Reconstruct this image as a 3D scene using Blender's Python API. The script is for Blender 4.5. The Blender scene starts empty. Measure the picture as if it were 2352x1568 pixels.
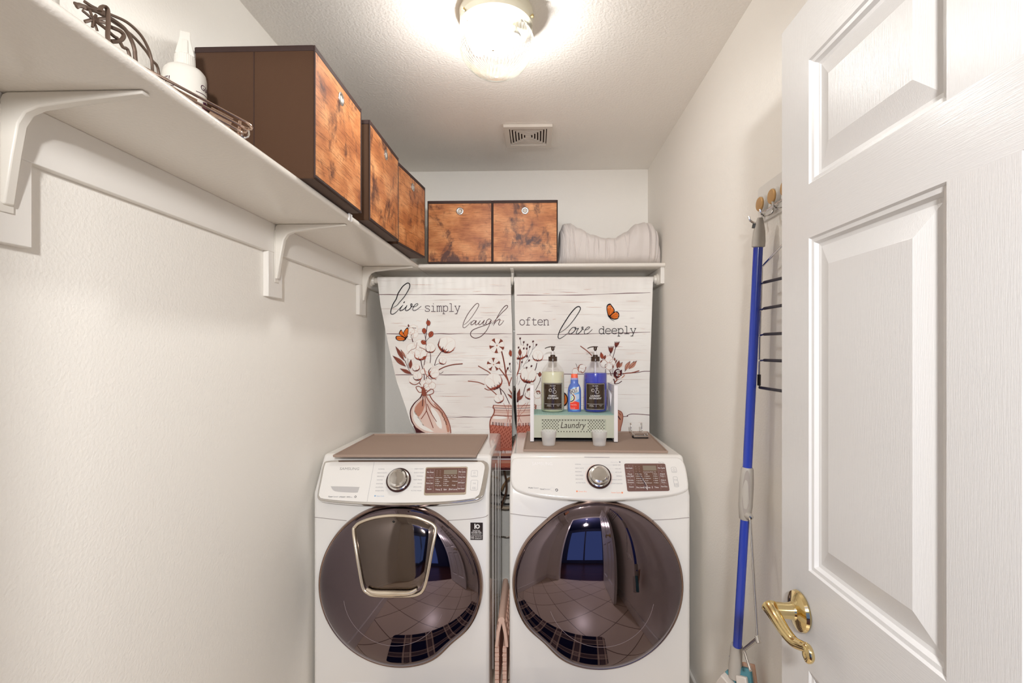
import bpy, bmesh, math, random
from mathutils import Vector, Matrix, noise

random.seed(7)
PI = math.pi
SC = bpy.context.scene
COL = SC.collection

# ------------------------------------------------------------------ camera, world, exposure
F_PX, CX, CY, YAW, CAM_Z = 1120.0, 1199.0, 804.0, 0.0293, 1.404
cam_d = bpy.data.cameras.new('camera')
cam_d.sensor_width = 36.0
cam_d.lens = F_PX / 2352 * 36.0
cam_d.shift_x = -(CX - 1176.0) / 2352
cam_d.shift_y = (CY - 784.0) / 2352
cam_d.clip_start = 0.02
cam = bpy.data.objects.new('camera', cam_d)
cam.location = (0, 0, CAM_Z)
cam.rotation_euler = (PI / 2, 0, YAW)
COL.objects.link(cam)
SC.camera = cam

wd = bpy.data.worlds.new('world')
SC.world = wd
wd.use_nodes = True
wd.node_tree.nodes['Background'].inputs[0].default_value = (0.20, 0.36, 1.0, 1)
wd.node_tree.nodes['Background'].inputs[1].default_value = 0.5

SC.view_settings.view_transform = 'Standard'
SC.view_settings.look = 'None'
SC.view_settings.gamma = 1.0
SC.view_settings.use_curve_mapping = False
SC.view_settings.exposure = 0.38
SC.cycles.max_bounces = 14
SC.cycles.diffuse_bounces = 8
SC.cycles.glossy_bounces = 6
SC.cycles.transparent_max_bounces = 16
SC.cycles.caustics_reflective = False
SC.cycles.caustics_refractive = False
SC.cycles.sample_clamp_indirect = 6.0
SC.cycles.use_denoising = True
LAMP_POWER = 10.5      # ceiling fixture
HALL_FILL_POWER = 150.0      # added fill light in the hall, shining in through the open doorway
LAMP_COL = (1.0, 0.98, 0.95)
HALL_FILL_COL = (1.0, 0.99, 0.975)

# ------------------------------------------------------------------ pixel -> world on a known plane
CA, SA = math.cos(YAW), math.sin(YAW)
CAMP = Vector((0, 0, CAM_Z))
def ray(px, py):
    u, v = (px - CX) / F_PX, (CY - py) / F_PX
    return Vector((CA * u - SA, SA * u + CA, v))
def at(px, py, Y):
    d = ray(px, py); return CAMP + d * (Y / d.y)
def atX(px, py, X):
    d = ray(px, py); return CAMP + d * (X / d.x)
def atZ(px, py, Z):
    d = ray(px, py); return CAMP + d * ((Z - CAM_Z) / d.z)
def atP(px, py, p, n):
    d = ray(px, py); return CAMP + d * ((p - CAMP).dot(n) / d.dot(n))

# ------------------------------------------------------------------ materials
def lin(c):
    def f(x):
        x /= 255.0
        return x / 12.92 if x <= 0.04045 else ((x + 0.055) / 1.055) ** 2.4
    return (f(c[0]), f(c[1]), f(c[2]), 1.0)
MATS = {}
def M(name, rgb=(200, 200, 200), rough=0.5, metal=0.0, spec=0.5, bump=None, coat=0.0, raw=None, sheen=0.0):
    if name in MATS: return MATS[name]
    m = bpy.data.materials.new(name); m.use_nodes = True
    nt = m.node_tree; b = nt.nodes['Principled BSDF']
    b.inputs['Base Color'].default_value = (*raw, 1) if raw else lin(rgb)
    b.inputs['Roughness'].default_value = rough
    b.inputs['Metallic'].default_value = metal
    b.inputs['Specular IOR Level'].default_value = spec
    b.inputs['Coat Weight'].default_value = coat
    b.inputs['Coat Roughness'].default_value = 0.05
    b.inputs['Sheen Weight'].default_value = sheen
    if bump:
        sc, st, dist = bump[:3]
        tc = nt.nodes.new('ShaderNodeTexCoord'); nz = nt.nodes.new('ShaderNodeTexNoise'); bp = nt.nodes.new('ShaderNodeBump')
        nz.inputs['Scale'].default_value = sc; nz.inputs['Detail'].default_value = 3
        src = tc.outputs['Object']
        if len(bump) > 3:
            mp = nt.nodes.new('ShaderNodeMapping'); mp.inputs['Scale'].default_value = bump[3]
            nt.links.new(src, mp.inputs[0]); src = mp.outputs[0]
        nt.links.new(src, nz.inputs['Vector'])
        bp.inputs['Strength'].default_value = st; bp.inputs['Distance'].default_value = dist
        nt.links.new(nz.outputs[0], bp.inputs['Height']); nt.links.new(bp.outputs[0], b.inputs['Normal'])
    MATS[name] = m
    return m
def N(nt, typ, **kw):
    n = nt.nodes.new(typ)
    for k, v in kw.items():
        if k in n.inputs: n.inputs[k].default_value = v
        else: setattr(n, k, v)
    return n
def ramp(nt, stops):
    r = nt.nodes.new('ShaderNodeValToRGB'); e = r.color_ramp.elements
    while len(e) < len(stops): e.new(0.5)
    for i, (p, c) in enumerate(stops):
        e[i].position = p; e[i].color = lin(c) if len(c) == 3 else c
    return r
def clear(name, tint=(0.95, 0.95, 0.95), gloss=0.12, rough=0.03, white=0.0, edge=0.55, blend=0.35):
    """thin clear plastic or glass: see-through with a surface sheen"""
    m = bpy.data.materials.new(name); m.use_nodes = True
    nt = m.node_tree; nt.nodes.clear()
    o = N(nt, 'ShaderNodeOutputMaterial'); t = N(nt, 'ShaderNodeBsdfTransparent'); t.inputs[0].default_value = (*tint, 1)
    g = N(nt, 'ShaderNodeBsdfPrincipled'); g.inputs['Base Color'].default_value = (0.9, 0.9, 0.9, 1); g.inputs['Roughness'].default_value = rough
    g.inputs['Metallic'].default_value = 0.0 if white else 1.0
    lw = N(nt, 'ShaderNodeLayerWeight'); lw.inputs[0].default_value = blend
    ma = N(nt, 'ShaderNodeMath', operation='MULTIPLY_ADD'); ma.inputs[1].default_value = edge; ma.inputs[2].default_value = gloss + white
    ma.use_clamp = True
    mx = N(nt, 'ShaderNodeMixShader')
    nt.links.new(lw.outputs['Facing'], ma.inputs[0]); nt.links.new(ma.outputs[0], mx.inputs[0])
    nt.links.new(t.outputs[0], mx.inputs[1]); nt.links.new(g.outputs[0], mx.inputs[2]); nt.links.new(mx.outputs[0], o.inputs[0])
    return m

# ------------------------------------------------------------------ mesh builder
def spline(pts, n=6, closed=False):
    """Catmull-Rom through 2D/3D tuples"""
    P = [Vector(p) for p in pts]; out = []
    m = len(P)
    rng = m if closed else m - 1
    for i in range(rng):
        p1, p2 = P[i], P[(i + 1) % m]
        p0 = P[i - 1] if (closed or i > 0) else p1 * 2 - p2
        p3 = P[(i + 2) % m] if (closed or i + 2 < m) else p2 * 2 - p1
        for k in range(n):
            t = k / n
            out.append(0.5 * ((2 * p1) + (p2 - p0) * t + (2 * p0 - 5 * p1 + 4 * p2 - p3) * t * t + (3 * p1 - p0 - 3 * p2 + p3) * t ** 3))
    if not closed: out.append(P[-1])
    return out
def rrect(x0, x1, y0, y1, r, n=5):
    o = []
    for cx, cy, a in ((x1 - r, y1 - r, 0), (x0 + r, y1 - r, 90), (x0 + r, y0 + r, 180), (x1 - r, y0 + r, 270)):
        for k in range(n + 1):
            t = math.radians(a + 90 * k / n); o.append((cx + r * math.cos(t), cy + r * math.sin(t)))
    return o

WL = {}
class MB:
    def __init__(s): s.v = []; s.f = []; s.m = []
    def add(s, vs, fs, mi=0):
        b = len(s.v); s.v += [Vector(v) for v in vs]
        for f in fs: s.f.append([b + i for i in f]); s.m.append(mi)
        return s
    def box(s, x0, x1, y0, y1, z0, z1, mi=0):
        return s.add([(x, y, z) for z in (z0, z1) for y in (y0, y1) for x in (x0, x1)],
                     [(0, 2, 3, 1), (4, 5, 7, 6), (0, 1, 5, 4), (2, 6, 7, 3), (0, 4, 6, 2), (1, 3, 7, 5)], mi)
    def loft(s, loops, mi=0, closed=True, cap=True, ring=False):
        n = len(loops[0]); vs = [p for L in loops for p in L]; fs = []
        R = len(loops)
        for i in range(R if ring else R - 1):
            for k in range(n if closed else n - 1):
                a, b = i * n + k, i * n + (k + 1) % n
                c, d = ((i + 1) % R) * n + (k + 1) % n, ((i + 1) % R) * n + k
                fs.append((a, b, c, d))
        if cap and not ring:
            fs.append(tuple(range(n - 1, -1, -1))); fs.append(tuple((R - 1) * n + k for k in range(n)))
        return s.add(vs, fs, mi)
    def tube(s, pts, r, n=8, mi=0, closed=False, cap=True, flat=1.0, up=None):
        P = [Vector(p) for p in pts]; m = len(P); loops = []
        T = []
        for i in range(m):
            a = P[i - 1] if (closed or i > 0) else P[i]
            b = P[(i + 1) % m] if (closed or i < m - 1) else P[i]
            d = b - a
            T.append(d.normalized() if d.length > 1e-9 else Vector((0, 0, 1)))
        u = Vector(up) if up else (Vector((0, 0, 1)) if abs(T[0].z) < 0.9 else Vector((1, 0, 0)))
        for i in range(m):
            u = (u - T[i] * u.dot(T[i]))
            u = u.normalized() if u.length > 1e-9 else T[i].orthogonal().normalized()
            w = T[i].cross(u); rr = r[i] if isinstance(r, (list, tuple)) else r
            loops.append([P[i] + u * rr * math.cos(2 * PI * k / n) + w * rr * flat * math.sin(2 * PI * k / n) for k in range(n)])
        return s.loft(loops, mi, cap=cap, ring=closed)
    def lathe(s, prof, c=(0, 0, 0), n=32, mi=0, axis=(0, 0, 1), cap=True, sx=1.0, sy=1.0, mod=None):
        c = Vector(c); ax = Vector(axis).normalized()
        q = Vector((0, 0, 1)).rotation_difference(ax)
        loops = []
        for r, z in prof:
            L = []
            for k in range(n):
                t = 2 * PI * k / n; rr = r * (mod(t, z) if mod else 1)
                L.append(c + q @ Vector((rr * sx * math.cos(t), rr * sy * math.sin(t), z)))
            loops.append(L)
        return s.loft(loops, mi, cap=cap)
    def prism(s, poly, fn, t0, t1, mi=0):
        return s.loft([[fn(a, b, t0) for a, b in poly], [fn(a, b, t1) for a, b in poly]], mi)
    def grid(s, fn, nu, nv, mi=0):
        vs = [fn(i / nu, j / nv) for j in range(nv + 1) for i in range(nu + 1)]
        fs = [(j * (nu + 1) + i, j * (nu + 1) + i + 1, (j + 1) * (nu + 1) + i + 1, (j + 1) * (nu + 1) + i) for j in range(nv) for i in range(nu)]
        return s.add(vs, fs, mi)
    def build(s, name, mats, parent=None, bevel=0, seg=2, ang=38, smooth=True, normals=True, local=False):
        org = Vector((0, 0, 0)) if (local or parent is None) else WL[parent.name]
        me = bpy.data.meshes.new(name)
        me.from_pydata([tuple(v - org) for v in s.v], [], s.f)
        if not isinstance(mats, (list, tuple)): mats = [mats]
        for m in mats: me.materials.append(m)
        me.polygons.foreach_set('material_index', s.m)
        if normals:
            bm = bmesh.new(); bm.from_mesh(me)
            bmesh.ops.recalc_face_normals(bm, faces=bm.faces); bm.to_mesh(me); bm.free()
        if smooth:
            me.shade_smooth(); me.set_sharp_from_angle(angle=math.radians(ang))
        me.update()
        o = bpy.data.objects.new(name, me); COL.objects.link(o)
        if parent:
            o.parent = parent; WL[o.name] = org
        else: WL[o.name] = Vector((0, 0, 0))
        if bevel:
            b = o.modifiers.new('bevel', 'BEVEL'); b.width = bevel; b.segments = seg; b.limit_method = 'ANGLE'; b.angle_limit = math.radians(40)
            b.harden_normals = False
        return o
def tag(o, label, cat, group=None):
    o['label'] = label; o['category'] = cat
    if group: o['group'] = group
    return o
def thing(name, label, cat, loc=(0, 0, 0), rz=0.0, group=None):
    o = bpy.data.objects.new(name, None); COL.objects.link(o)
    o.empty_display_size = 0.05
    o.location = loc; o.rotation_euler = (0, 0, rz); WL[o.name] = Vector(loc)
    return tag(o, label, cat, group)
def struct(o):
    o['kind'] = 'structure'; return o
def copy_tree(o, parent=None):
    c = o.copy(); COL.objects.link(c); c.parent = parent
    WL[c.name] = WL[o.name]
    for ch in list(o.children): copy_tree(ch, c)
    return c

# ------------------------------------------------------------------ flat printing (lettering, labels, patterns) onto a surface
_tc = {}
def text_mesh(s, bold=0.0, shear=0.0):
    k = (s, bold, shear)
    if k not in _tc:
        cu = bpy.data.curves.new('t', 'FONT'); cu.body = s; cu.size = 1.0; cu.offset = bold; cu.shear = shear
        cu.resolution_u = 3; cu.fill_mode = 'FRONT'
        ob = bpy.data.objects.new('t', cu)
        me = bpy.data.meshes.new_from_object(ob)
        _tc[k] = ([(v.co.x, v.co.y) for v in me.vertices], [list(p.vertices) for p in me.polygons])
        bpy.data.objects.remove(ob); bpy.data.curves.remove(cu); bpy.data.meshes.remove(me)
    return _tc[k]
class Print:
    """draws 2D shapes (a, b) through fn(a, b, layer) into a mesh builder"""
    def __init__(s, mb, fn, sub=None, clip=None): s.mb = mb; s.fn = fn; s.sub = sub; s.clip = clip
    def _clip(s, pts):
        if not s.clip: return pts
        for lim, sg in ((s.clip[0], 1), (s.clip[1], -1)):
            out = []
            for i in range(len(pts)):
                a, b = pts[i - 1], pts[i]
                ia, ib = sg * (a[0] - lim) >= 0, sg * (b[0] - lim) >= 0
                if ia != ib:
                    t = (lim - a[0]) / (b[0] - a[0]); out.append((lim, a[1] + t * (b[1] - a[1])))
                if ib: out.append((b[0], b[1]))
            pts = out
            if len(pts) < 3: return []
        return pts
    def poly(s, pts, mi, layer=1):
        pts = s._clip([(p[0], p[1]) for p in pts])
        if len(pts) < 3: return
        if not s.sub:
            s.mb.add([s.fn(a, b, layer) for a, b in pts], [tuple(range(len(pts)))], mi); return
        bm = bmesh.new()
        try:
            f = bm.faces.new([bm.verts.new((a, b, 0)) for a, b in pts])
        except ValueError:
            bm.free(); return
        bmesh.ops.triangulate(bm, faces=[f])
        for _ in range(5):
            es = [e for e in bm.edges if e.calc_length() > s.sub]
            if not es: break
            bmesh.ops.subdivide_edges(bm, edges=es, cuts=1)
            bmesh.ops.triangulate(bm, faces=bm.faces[:])
        bm.verts.index_update()
        s.mb.add([s.fn(v.co.x, v.co.y, layer) for v in bm.verts], [[v.index for v in f.verts] for f in bm.faces], mi)
        bm.free()
    def stroke(s, pts, w, mi, layer=1, smooth=6, closed=False):
        P = spline(pts, smooth, closed) if smooth and len(pts) > 2 else [Vector(p) for p in pts]
        if s.sub and len(P) == 2:
            k = max(1, int((P[1] - P[0]).length / s.sub)); P = [P[0].lerp(P[1], i / k) for i in range(k + 1)]
        if closed: P = P + [P[0]]
        m = len(P); L = []; R = []
        for i in range(m):
            a, b = P[max(0, i - 1)], P[min(m - 1, i + 1)]
            if closed and i in (0, m - 1): a, b = P[-2], P[1]
            d = b - a
            if d.length < 1e-9: d = Vector((1, 0))
            n = Vector((-d.y, d.x)).normalized()
            t = i / (m - 1)
            ww = (w(t) if callable(w) else w) / 2
            L.append(P[i] + n * ww); R.append(P[i] - n * ww)
        for i in range(m - 1):
            q = [L[i], L[i + 1], R[i + 1], R[i]]
            if s.clip:
                q = s._clip([(p[0], p[1]) for p in q])
                if len(q) < 3: continue
            s.mb.add([s.fn(p[0], p[1], layer) for p in q], [tuple(range(len(q)))], mi)
    def rect(s, x0, x1, y0, y1, mi, layer=1): s.poly([(x0, y0), (x1, y0), (x1, y1), (x0, y1)], mi, layer)
    def frame(s, x0, x1, y0, y1, w, mi, layer=1):
        s.rect(x0, x1, y0, y0 + w, mi, layer); s.rect(x0, x1, y1 - w, y1, mi, layer)
        s.rect(x0, x0 + w, y0, y1, mi, layer); s.rect(x1 - w, x1, y0, y1, mi, layer)
    def disc(s, cx, cy, r, mi, layer=1, n=24, ry=None):
        s.poly([(cx + r * math.cos(2 * PI * k / n), cy + (ry or r) * math.sin(2 * PI * k / n)) for k in range(n)], mi, layer)
    def ring(s, cx, cy, r, w, mi, layer=1, a0=0, a1=360, n=28):
        for k in range(n):
            q = []
            for rr, kk in ((r - w / 2, k), (r - w / 2, k + 1), (r + w / 2, k + 1), (r + w / 2, k)):
                t = math.radians(a0 + (a1 - a0) * kk / n); q.append((cx + rr * math.cos(t), cy + rr * math.sin(t)))
            s.poly(q, mi, layer)
    def text(s, txt, x, y, h, mi, layer=1, align='L', width=None, bold=0.0, shear=0.0, rot=0.0, flip=1):
        """h = capital height; (x, y) = baseline anchor"""
        V, Fc = text_mesh(txt, 0.0, shear)
        if not V: return
        k = h / 0.69; xs = [v[0] for v in V]; lo, hi = min(xs), max(xs)
        kx = k if width is None else width / max(1e-6, hi - lo)
        off = {'L': -lo, 'C': -(lo + hi) / 2, 'R': -hi}[align]
        c, sn = math.cos(rot), math.sin(rot)
        for dx in ((-bold * k * .45, bold * k * .45) if bold > 0 else (0,)):     # heavier letters: struck twice, a hair apart
            vs = []
            for a, b in V:
                a, b = (a + off) * kx + dx, b * k * flip
                vs.append(s.fn(x + a * c - b * sn, y + a * sn + b * c, layer + (.6 if dx > 0 else 0)))
            s.mb.add(vs, Fc, mi)

# ------------------------------------------------------------------ the room
XL, XR, YB, YF, ZC = -0.879, 0.639, 2.814, 0.10, 2.44
m_wall = M('wall_paint', (239, 236, 230), 0.62, spec=0.35, bump=(150, 0.25, 0.004))
m_ceil = M('ceiling_paint', (246, 243, 238), 0.75, spec=0.25, bump=(120, 0.45, 0.005))
m_trim = M('trim_paint', (232, 229, 224), 0.28, spec=0.5, bump=(90, 0.08, 0.002))
m_shelf = M('shelf_paint', (229, 224, 216), 0.22, spec=0.5, bump=(140, 0.22, 0.003))
m_white = M('white_enamel', (234, 232, 229), 0.12, spec=0.5, coat=0.5)
m_chrome = M('chrome', (222, 220, 218), 0.09, 1.0)
m_black = M('black_rubber', (18, 17, 18), 0.5)
m_dark = M('dark_gap', (30, 27, 26), 0.8)

def tile_mat():
    m = M('floor_tile', (168, 144, 122), 0.3)
    nt = m.node_tree; b = nt.nodes['Principled BSDF']
    tc = N(nt, 'ShaderNodeTexCoord'); mp = N(nt, 'ShaderNodeMapping'); mp.inputs['Rotation'].default_value = (0, 0, PI / 4)
    br = N(nt, 'ShaderNodeTexBrick', offset=0.0, squash=1.0)
    br.inputs['Scale'].default_value = 1; br.inputs['Brick Width'].default_value = 0.31; br.inputs['Row Height'].default_value = 0.31
    br.inputs['Mortar Size'].default_value = 0.004
    br.inputs['Color1'].default_value = lin((226, 211, 192)); br.inputs['Color2'].default_value = lin((218, 203, 184)); br.inputs['Mortar'].default_value = lin((120, 104, 92))
    nt.links.new(tc.outputs['Object'], mp.inputs[0]); nt.links.new(mp.outputs[0], br.inputs[0]); nt.links.new(br.outputs[0], b.inputs['Base Color'])
    return m
def wood_floor():
    m = M('hall_wood', (70, 42, 30), 0.3)
    nt = m.node_tree; b = nt.nodes['Principled BSDF']
    tc = N(nt, 'ShaderNodeTexCoord'); br = N(nt, 'ShaderNodeTexBrick', offset=0.4)
    br.inputs['Scale'].default_value = 1; br.inputs['Brick Width'].default_value = 0.9; br.inputs['Row Height'].default_value = 0.1; br.inputs['Mortar Size'].default_value = 0.002
    br.inputs['Color1'].default_value = lin((84, 48, 36)); br.inputs['Color2'].default_value = lin((60, 34, 26)); br.inputs['Mortar'].default_value = lin((25, 14, 10))
    nt.links.new(tc.outputs['Object'], br.inputs[0]); nt.links.new(br.outputs[0], b.inputs['Base Color'])
    return m

def wall(name, m, *b): return struct(MB().box(*b).build(name, m, smooth=False))
wall('floor', tile_mat(), XL - .1, XR + .1, -0.02, YB + .1, -0.1, 0.0)
wall('ceiling', m_ceil, XL - .1, XR + .1, -0.02, YB + .1, ZC, ZC + .1)
wall('wall_left', m_wall, XL - .1, XL, -0.02, YB + .1, 0, ZC)
wall('wall_right', m_wall, XR, XR + .1, -0.02, YB + .1, 0, ZC)
wall('wall_back', m_wall, XL, XR, YB, YB + .1, 0, ZC)
DX0, DX1, DH = -0.50, 0.525, 2.045
wf = MB().box(XL, DX0, -0.02, YF, 0, ZC).box(DX1, XR, -0.02, YF, 0, ZC).box(DX0, DX1, -0.02, YF, DH, ZC)
struct(wf.build('wall_front', m_wall, smooth=False))
cs = MB().box(DX0 - .06, DX0, YF, YF + .015, 0, DH + .06).box(DX1, DX1 + .05, YF, YF + .015, 0, DH + .06).box(DX0, DX1, YF, YF + .015, DH, DH + .06)
cs.box(DX0, DX0 + .015, -.02, YF, 0, DH).box(DX1 - .001, DX1 + .0, -.02, YF, 0, DH)
struct(cs.build('trim_1', m_trim, bevel=0.003))
for nm, b in (('baseboard_left', (XL, XL + .014, YF, YB, 0, .085)), ('baseboard_right', (XR - .014, XR, YF, YB, 0, .085)),
              ('baseboard_back', (XL + .014, XR - .014, YB - .014, YB, 0, .085)), ('baseboard_front', (XL + .014, DX0 - .06, YF, YF + .014, 0, .085))):
    struct(MB().box(*b).build(nm, m_trim, bevel=0.004))
# the hall behind the doorway (seen only as a reflection in the glossy machine doors)
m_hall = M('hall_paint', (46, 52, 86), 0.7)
wall('floor_hall', wood_floor(), -1.7, 1.7, -3.0, -0.02, -0.1, 0.0)
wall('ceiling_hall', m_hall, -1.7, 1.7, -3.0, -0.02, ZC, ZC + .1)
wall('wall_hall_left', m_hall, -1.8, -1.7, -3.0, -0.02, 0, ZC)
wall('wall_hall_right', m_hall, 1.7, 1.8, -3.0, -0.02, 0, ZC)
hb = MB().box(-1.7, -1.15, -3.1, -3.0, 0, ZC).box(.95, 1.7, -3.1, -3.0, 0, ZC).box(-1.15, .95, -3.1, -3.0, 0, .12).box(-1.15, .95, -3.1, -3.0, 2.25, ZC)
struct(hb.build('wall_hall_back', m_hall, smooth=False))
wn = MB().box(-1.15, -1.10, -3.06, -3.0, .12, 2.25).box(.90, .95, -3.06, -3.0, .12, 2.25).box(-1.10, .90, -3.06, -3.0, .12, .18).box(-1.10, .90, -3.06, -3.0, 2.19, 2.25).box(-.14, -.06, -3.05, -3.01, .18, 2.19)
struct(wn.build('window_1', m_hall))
PXH, PYH, PZH = 0.0, -0.75, 1.92  # invented fill light with globe and cord, placed to brighten the room
hall_fill = thing('added_hall_fill', 'added fill light in a white globe, in the hall behind the doorway', 'fill light', (PXH, PYH, ZC))
MB().tube([(PXH, PYH, ZC), (PXH, PYH, PZH + .10)], .004, 8).tube([(PXH, PYH, ZC), (PXH, PYH, ZC - .02)], .05, 24).build('cord', M('cord_white', (230, 230, 230), .5), hall_fill)
MB().lathe([(0, -.075), (.04, -.065), (.068, -.035), (.075, 0), (.066, .036), (.04, .068), (.02, .09), (0, .092)], (PXH, PYH, PZH), 32).build('globe', clear('hall_fill_glass', (.96, .96, .96), .04, .1), hall_fill, ang=180)
ld = bpy.data.lights.new('hall_fill_light', 'POINT'); ld.energy = HALL_FILL_POWER; ld.color = HALL_FILL_COL; ld.shadow_soft_size = 0.075
lo = bpy.data.objects.new('hall_fill_light', ld); COL.objects.link(lo); lo.parent = hall_fill; lo.location = (0, 0, PZH - ZC)

# ------------------------------------------------------------------ white six panel door, opened against the right wall
m_door_v = M('door_paint_upright_grain', (220, 219, 218), 0.26, spec=0.5, bump=(60, 0.12, 0.003, (17, 17, 0.6)))
m_door_h = M('door_paint_level_grain', (220, 219, 218), 0.26, spec=0.5, bump=(60, 0.12, 0.003, (17, 0.6, 17)))
DXF, DXB = 0.486, 0.520
ys = [0.115, 0.21, 0.5025, 0.5925, 0.885, 0.98]
zs = [0.012, 0.22, 0.833, 1.011, 1.604, 1.70, 1.922, 2.03]
d = MB()
d.box(DXF + .013, DXB, ys[0], ys[5], zs[0], zs[7], 0)
for a, b in ((0, 1), (4, 5)): d.box(DXF, DXF + .014, ys[a], ys[b], zs[0], zs[7], 0)
for a, b in ((0, 1), (2, 3), (4, 5), (6, 7)): d.box(DXF, DXF + .014, ys[1], ys[4], zs[a], zs[b], 1)
for k in (1, 3, 5):
    d.box(DXF, DXF + .014, ys[2], ys[3], zs[k], zs[k + 1], 0)
    for a in (1, 3):
        loops = []
        for ins, dep in ((0, 0), (.003, .0035), (.009, .0045), (.013, .0105), (.019, .0118), (.022, .0112), (.052, .0030), (.055, .0020), (.057, .0020)):
            y0, y1, z0, z1 = ys[a] + ins, ys[a + 1] - ins, zs[k] + ins, zs[k + 1] - ins
            loops.append([(DXF + dep, y0, z0), (DXF + dep, y1, z0), (DXF + dep, y1, z1), (DXF + dep, y0, z1)])
        d.loft(loops, 0, cap=False); d.add(loops[-1], [(0, 1, 2, 3)], 0)
door = struct(d.build('door_1', [m_door_v, m_door_h], ang=12, normals=True))
door['label'] = 'white six panel door standing open along the right wall'
m_brass = M('polished_brass', (226, 204, 150), 0.10, 1.0)
hy, hz = 0.909, 0.926
h = MB().lathe([(0.0, 0), (.034, 0), (.036, .004), (.034, .009), (.026, .013), (.016, .016), (.0145, .02), (0.0, .02)], (DXF, hy, hz), 40, axis=(-1, 0, 0))
lever = struct(h.build('door_handle', m_brass, door)); lever['label'] = 'polished brass lever handle with scroll end'
h = MB().tube([(DXF - .012, hy, hz), (DXF - .03, hy, hz), (DXF - .048, hy, hz + .001)], [.0155, .0138, .0145], 20)
path = spline([(DXF - .052, hy + .010, hz + .002), (DXF - .053, hy + .001, hz), (DXF - .054, hy - .020, hz - .004), (DXF - .052, hy - .045, hz - .013), (DXF - .048, hy - .066, hz - .018),
               (DXF - .045, hy - .086, hz - .013), (DXF - .044, hy - .101, hz - .008), (DXF - .043, hy - .108, hz - .018), (DXF - .043, hy - .101, hz - .027), (DXF - .043, hy - .092, hz - .022), (DXF - .043, hy - .094, hz - .015)], 5)
k = len(path)
h.tube(path, [max(.0045, .0165 - .0125 * (i / k) ** .55) * (.75 if i == 0 else 1) for i in range(k)], 14)
h.build('lever', m_brass, lever)

# ------------------------------------------------------------------ corner shelf
ZS0, ZS1 = 1.819, 1.838
def bull(x0, x1, z0, z1, n=6):
    r = (z1 - z0) / 2; o = [(x0, z1), (x0, z0)]
    for k in range(n + 1):
        t = -PI / 2 + PI * k / n; o.append((x1 - r + r * math.cos(t), (z0 + z1) / 2 + r * math.sin(t)))
    return o
ls = thing('wall_shelf', 'long white painted shelf board running along the left wall above eye level', 'shelf', (XL, 1.4, ZS0), group='white closet shelves')
MB().prism(bull(XL, -.593, ZS0, ZS1), lambda a, b, t: (a, t, b), YF + .001, YB - .001).build('board', m_shelf, ls)
MB().box(XL, -.860, YF + .001, YB - .001, 1.724, ZS0).build('support_rail', m_trim, ls, bevel=.0015)
for y0, y1 in ((.715, .808), (1.543, 1.628), (2.352, 2.44)):
    MB().box(XL, -.8605, y0, y1, 1.578, 1.724).build('support_block', m_trim, ls, bevel=.0015)
q = atX(805, 508, -.593)
MB().box(-.597, -.5915, q.y - .012, q.y + .012, ZS0 - .003, ZS1 + .001).build('price_clip', M('clip_white', (240, 240, 240), .3), ls, bevel=.001)
bs = thing('wall_shelf', 'short white painted shelf board across the back wall above the curtains', 'shelf', (0, YB, ZS0), group='white closet shelves')
MB().prism(bull(-YB + .001, -2.432, ZS0, ZS1), lambda a, b, t: (t, -a, b), -.5925, XR - .001).build('board', m_shelf, bs)
MB().box(.620, XR, 2.452, YB - .001, 1.737, ZS0).build('support_rail', m_trim, bs, bevel=.0015)

m_brk = M('bracket_white', (226, 222, 214), 0.3)
def bracket(label, base, u, v, arm=.235, leg=.18, hook=None):
    t = thing('shelf_bracket', label, 'bracket', base, group='white shelf brackets')
    b = Vector(base); u = Vector(u); v = Vector(v)
    out = [(0, -leg), (0, -.012), (.004, -.004), (.012, -.0005), (arm, -.0005), (arm, -.006), (arm * .55, -.017), (.062, -.026), (.042, -.034), (.03, -.052), (.021, -leg * .55), (.008, -leg)]
    MB().prism(out, lambda a, z, w: b + u * a + v * w + Vector((0, 0, z)), -.0085, .0085).build('arm', m_brk, t, bevel=.003)
    fl = MB()
    fl.prism([(0.0002, -leg - .012), (0.0002, -.02), (.003, -.02), (.003, -leg - .012)], lambda a, z, w: b + u * a + v * w + Vector((0, 0, z)), -.012, .012)
    fl.build('wall_plate', m_brk, t, bevel=.002)
    if hook:
        mb = MB()
        mb.tube(spline([b + u * (hook - .02) + Vector((0, 0, -.012)), b + u * (hook - .022) + Vector((0, 0, -.045)), b + u * (hook - .012) + Vector((0, 0, -.068)), b + u * (hook + .006) + Vector((0, 0, -.074)), b + u * (hook + .02) + Vector((0, 0, -.06)), b + u * (hook + .0215) + Vector((0, 0, -.04))], 5), .0075, 8)
        mb.build('rod_hook', m_brk, t)
bracket('white shelf bracket on the wall block at the left edge of the photo', (-.8604, .765, ZS0), (1, 0, 0), (0, 1, 0))
bracket('white shelf bracket on the wall block halfway along the left wall', (-.8604, 1.588, ZS0), (1, 0, 0), (0, 1, 0))
bracket('white shelf bracket in the back left corner beside the rod end', (-.8604, 2.395, ZS0), (1, 0, 0), (0, 1, 0), arm=.25, leg=.17)
bracket('white shelf bracket holding the rod in the slit between the two curtains', (-.124, YB, ZS0), (0, -1, 0), (1, 0, 0), arm=.36, leg=.30, hook=.297)

RY, RZ, RR = 2.517, 1.766, 0.0155
rod = thing('closet_rod', 'white closet rod under the back shelf carrying both curtains', 'rod', (0, RY, RZ))
MB().tube([(-.858, RY, RZ), (.6185, RY, RZ)], RR, 20).build('pole', m_brk, rod)
for x, s in ((-.860, 1), (.620, -1)):
    MB().lathe([(0, 0), (.030, 0), (.030, .006), (.024, .009), (.021, .02), (.0165, .02), (.0165, .012), (0, .012)], (x, RY, RZ), 28, axis=(s, 0, 0)).build('socket', m_brk, rod)

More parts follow.
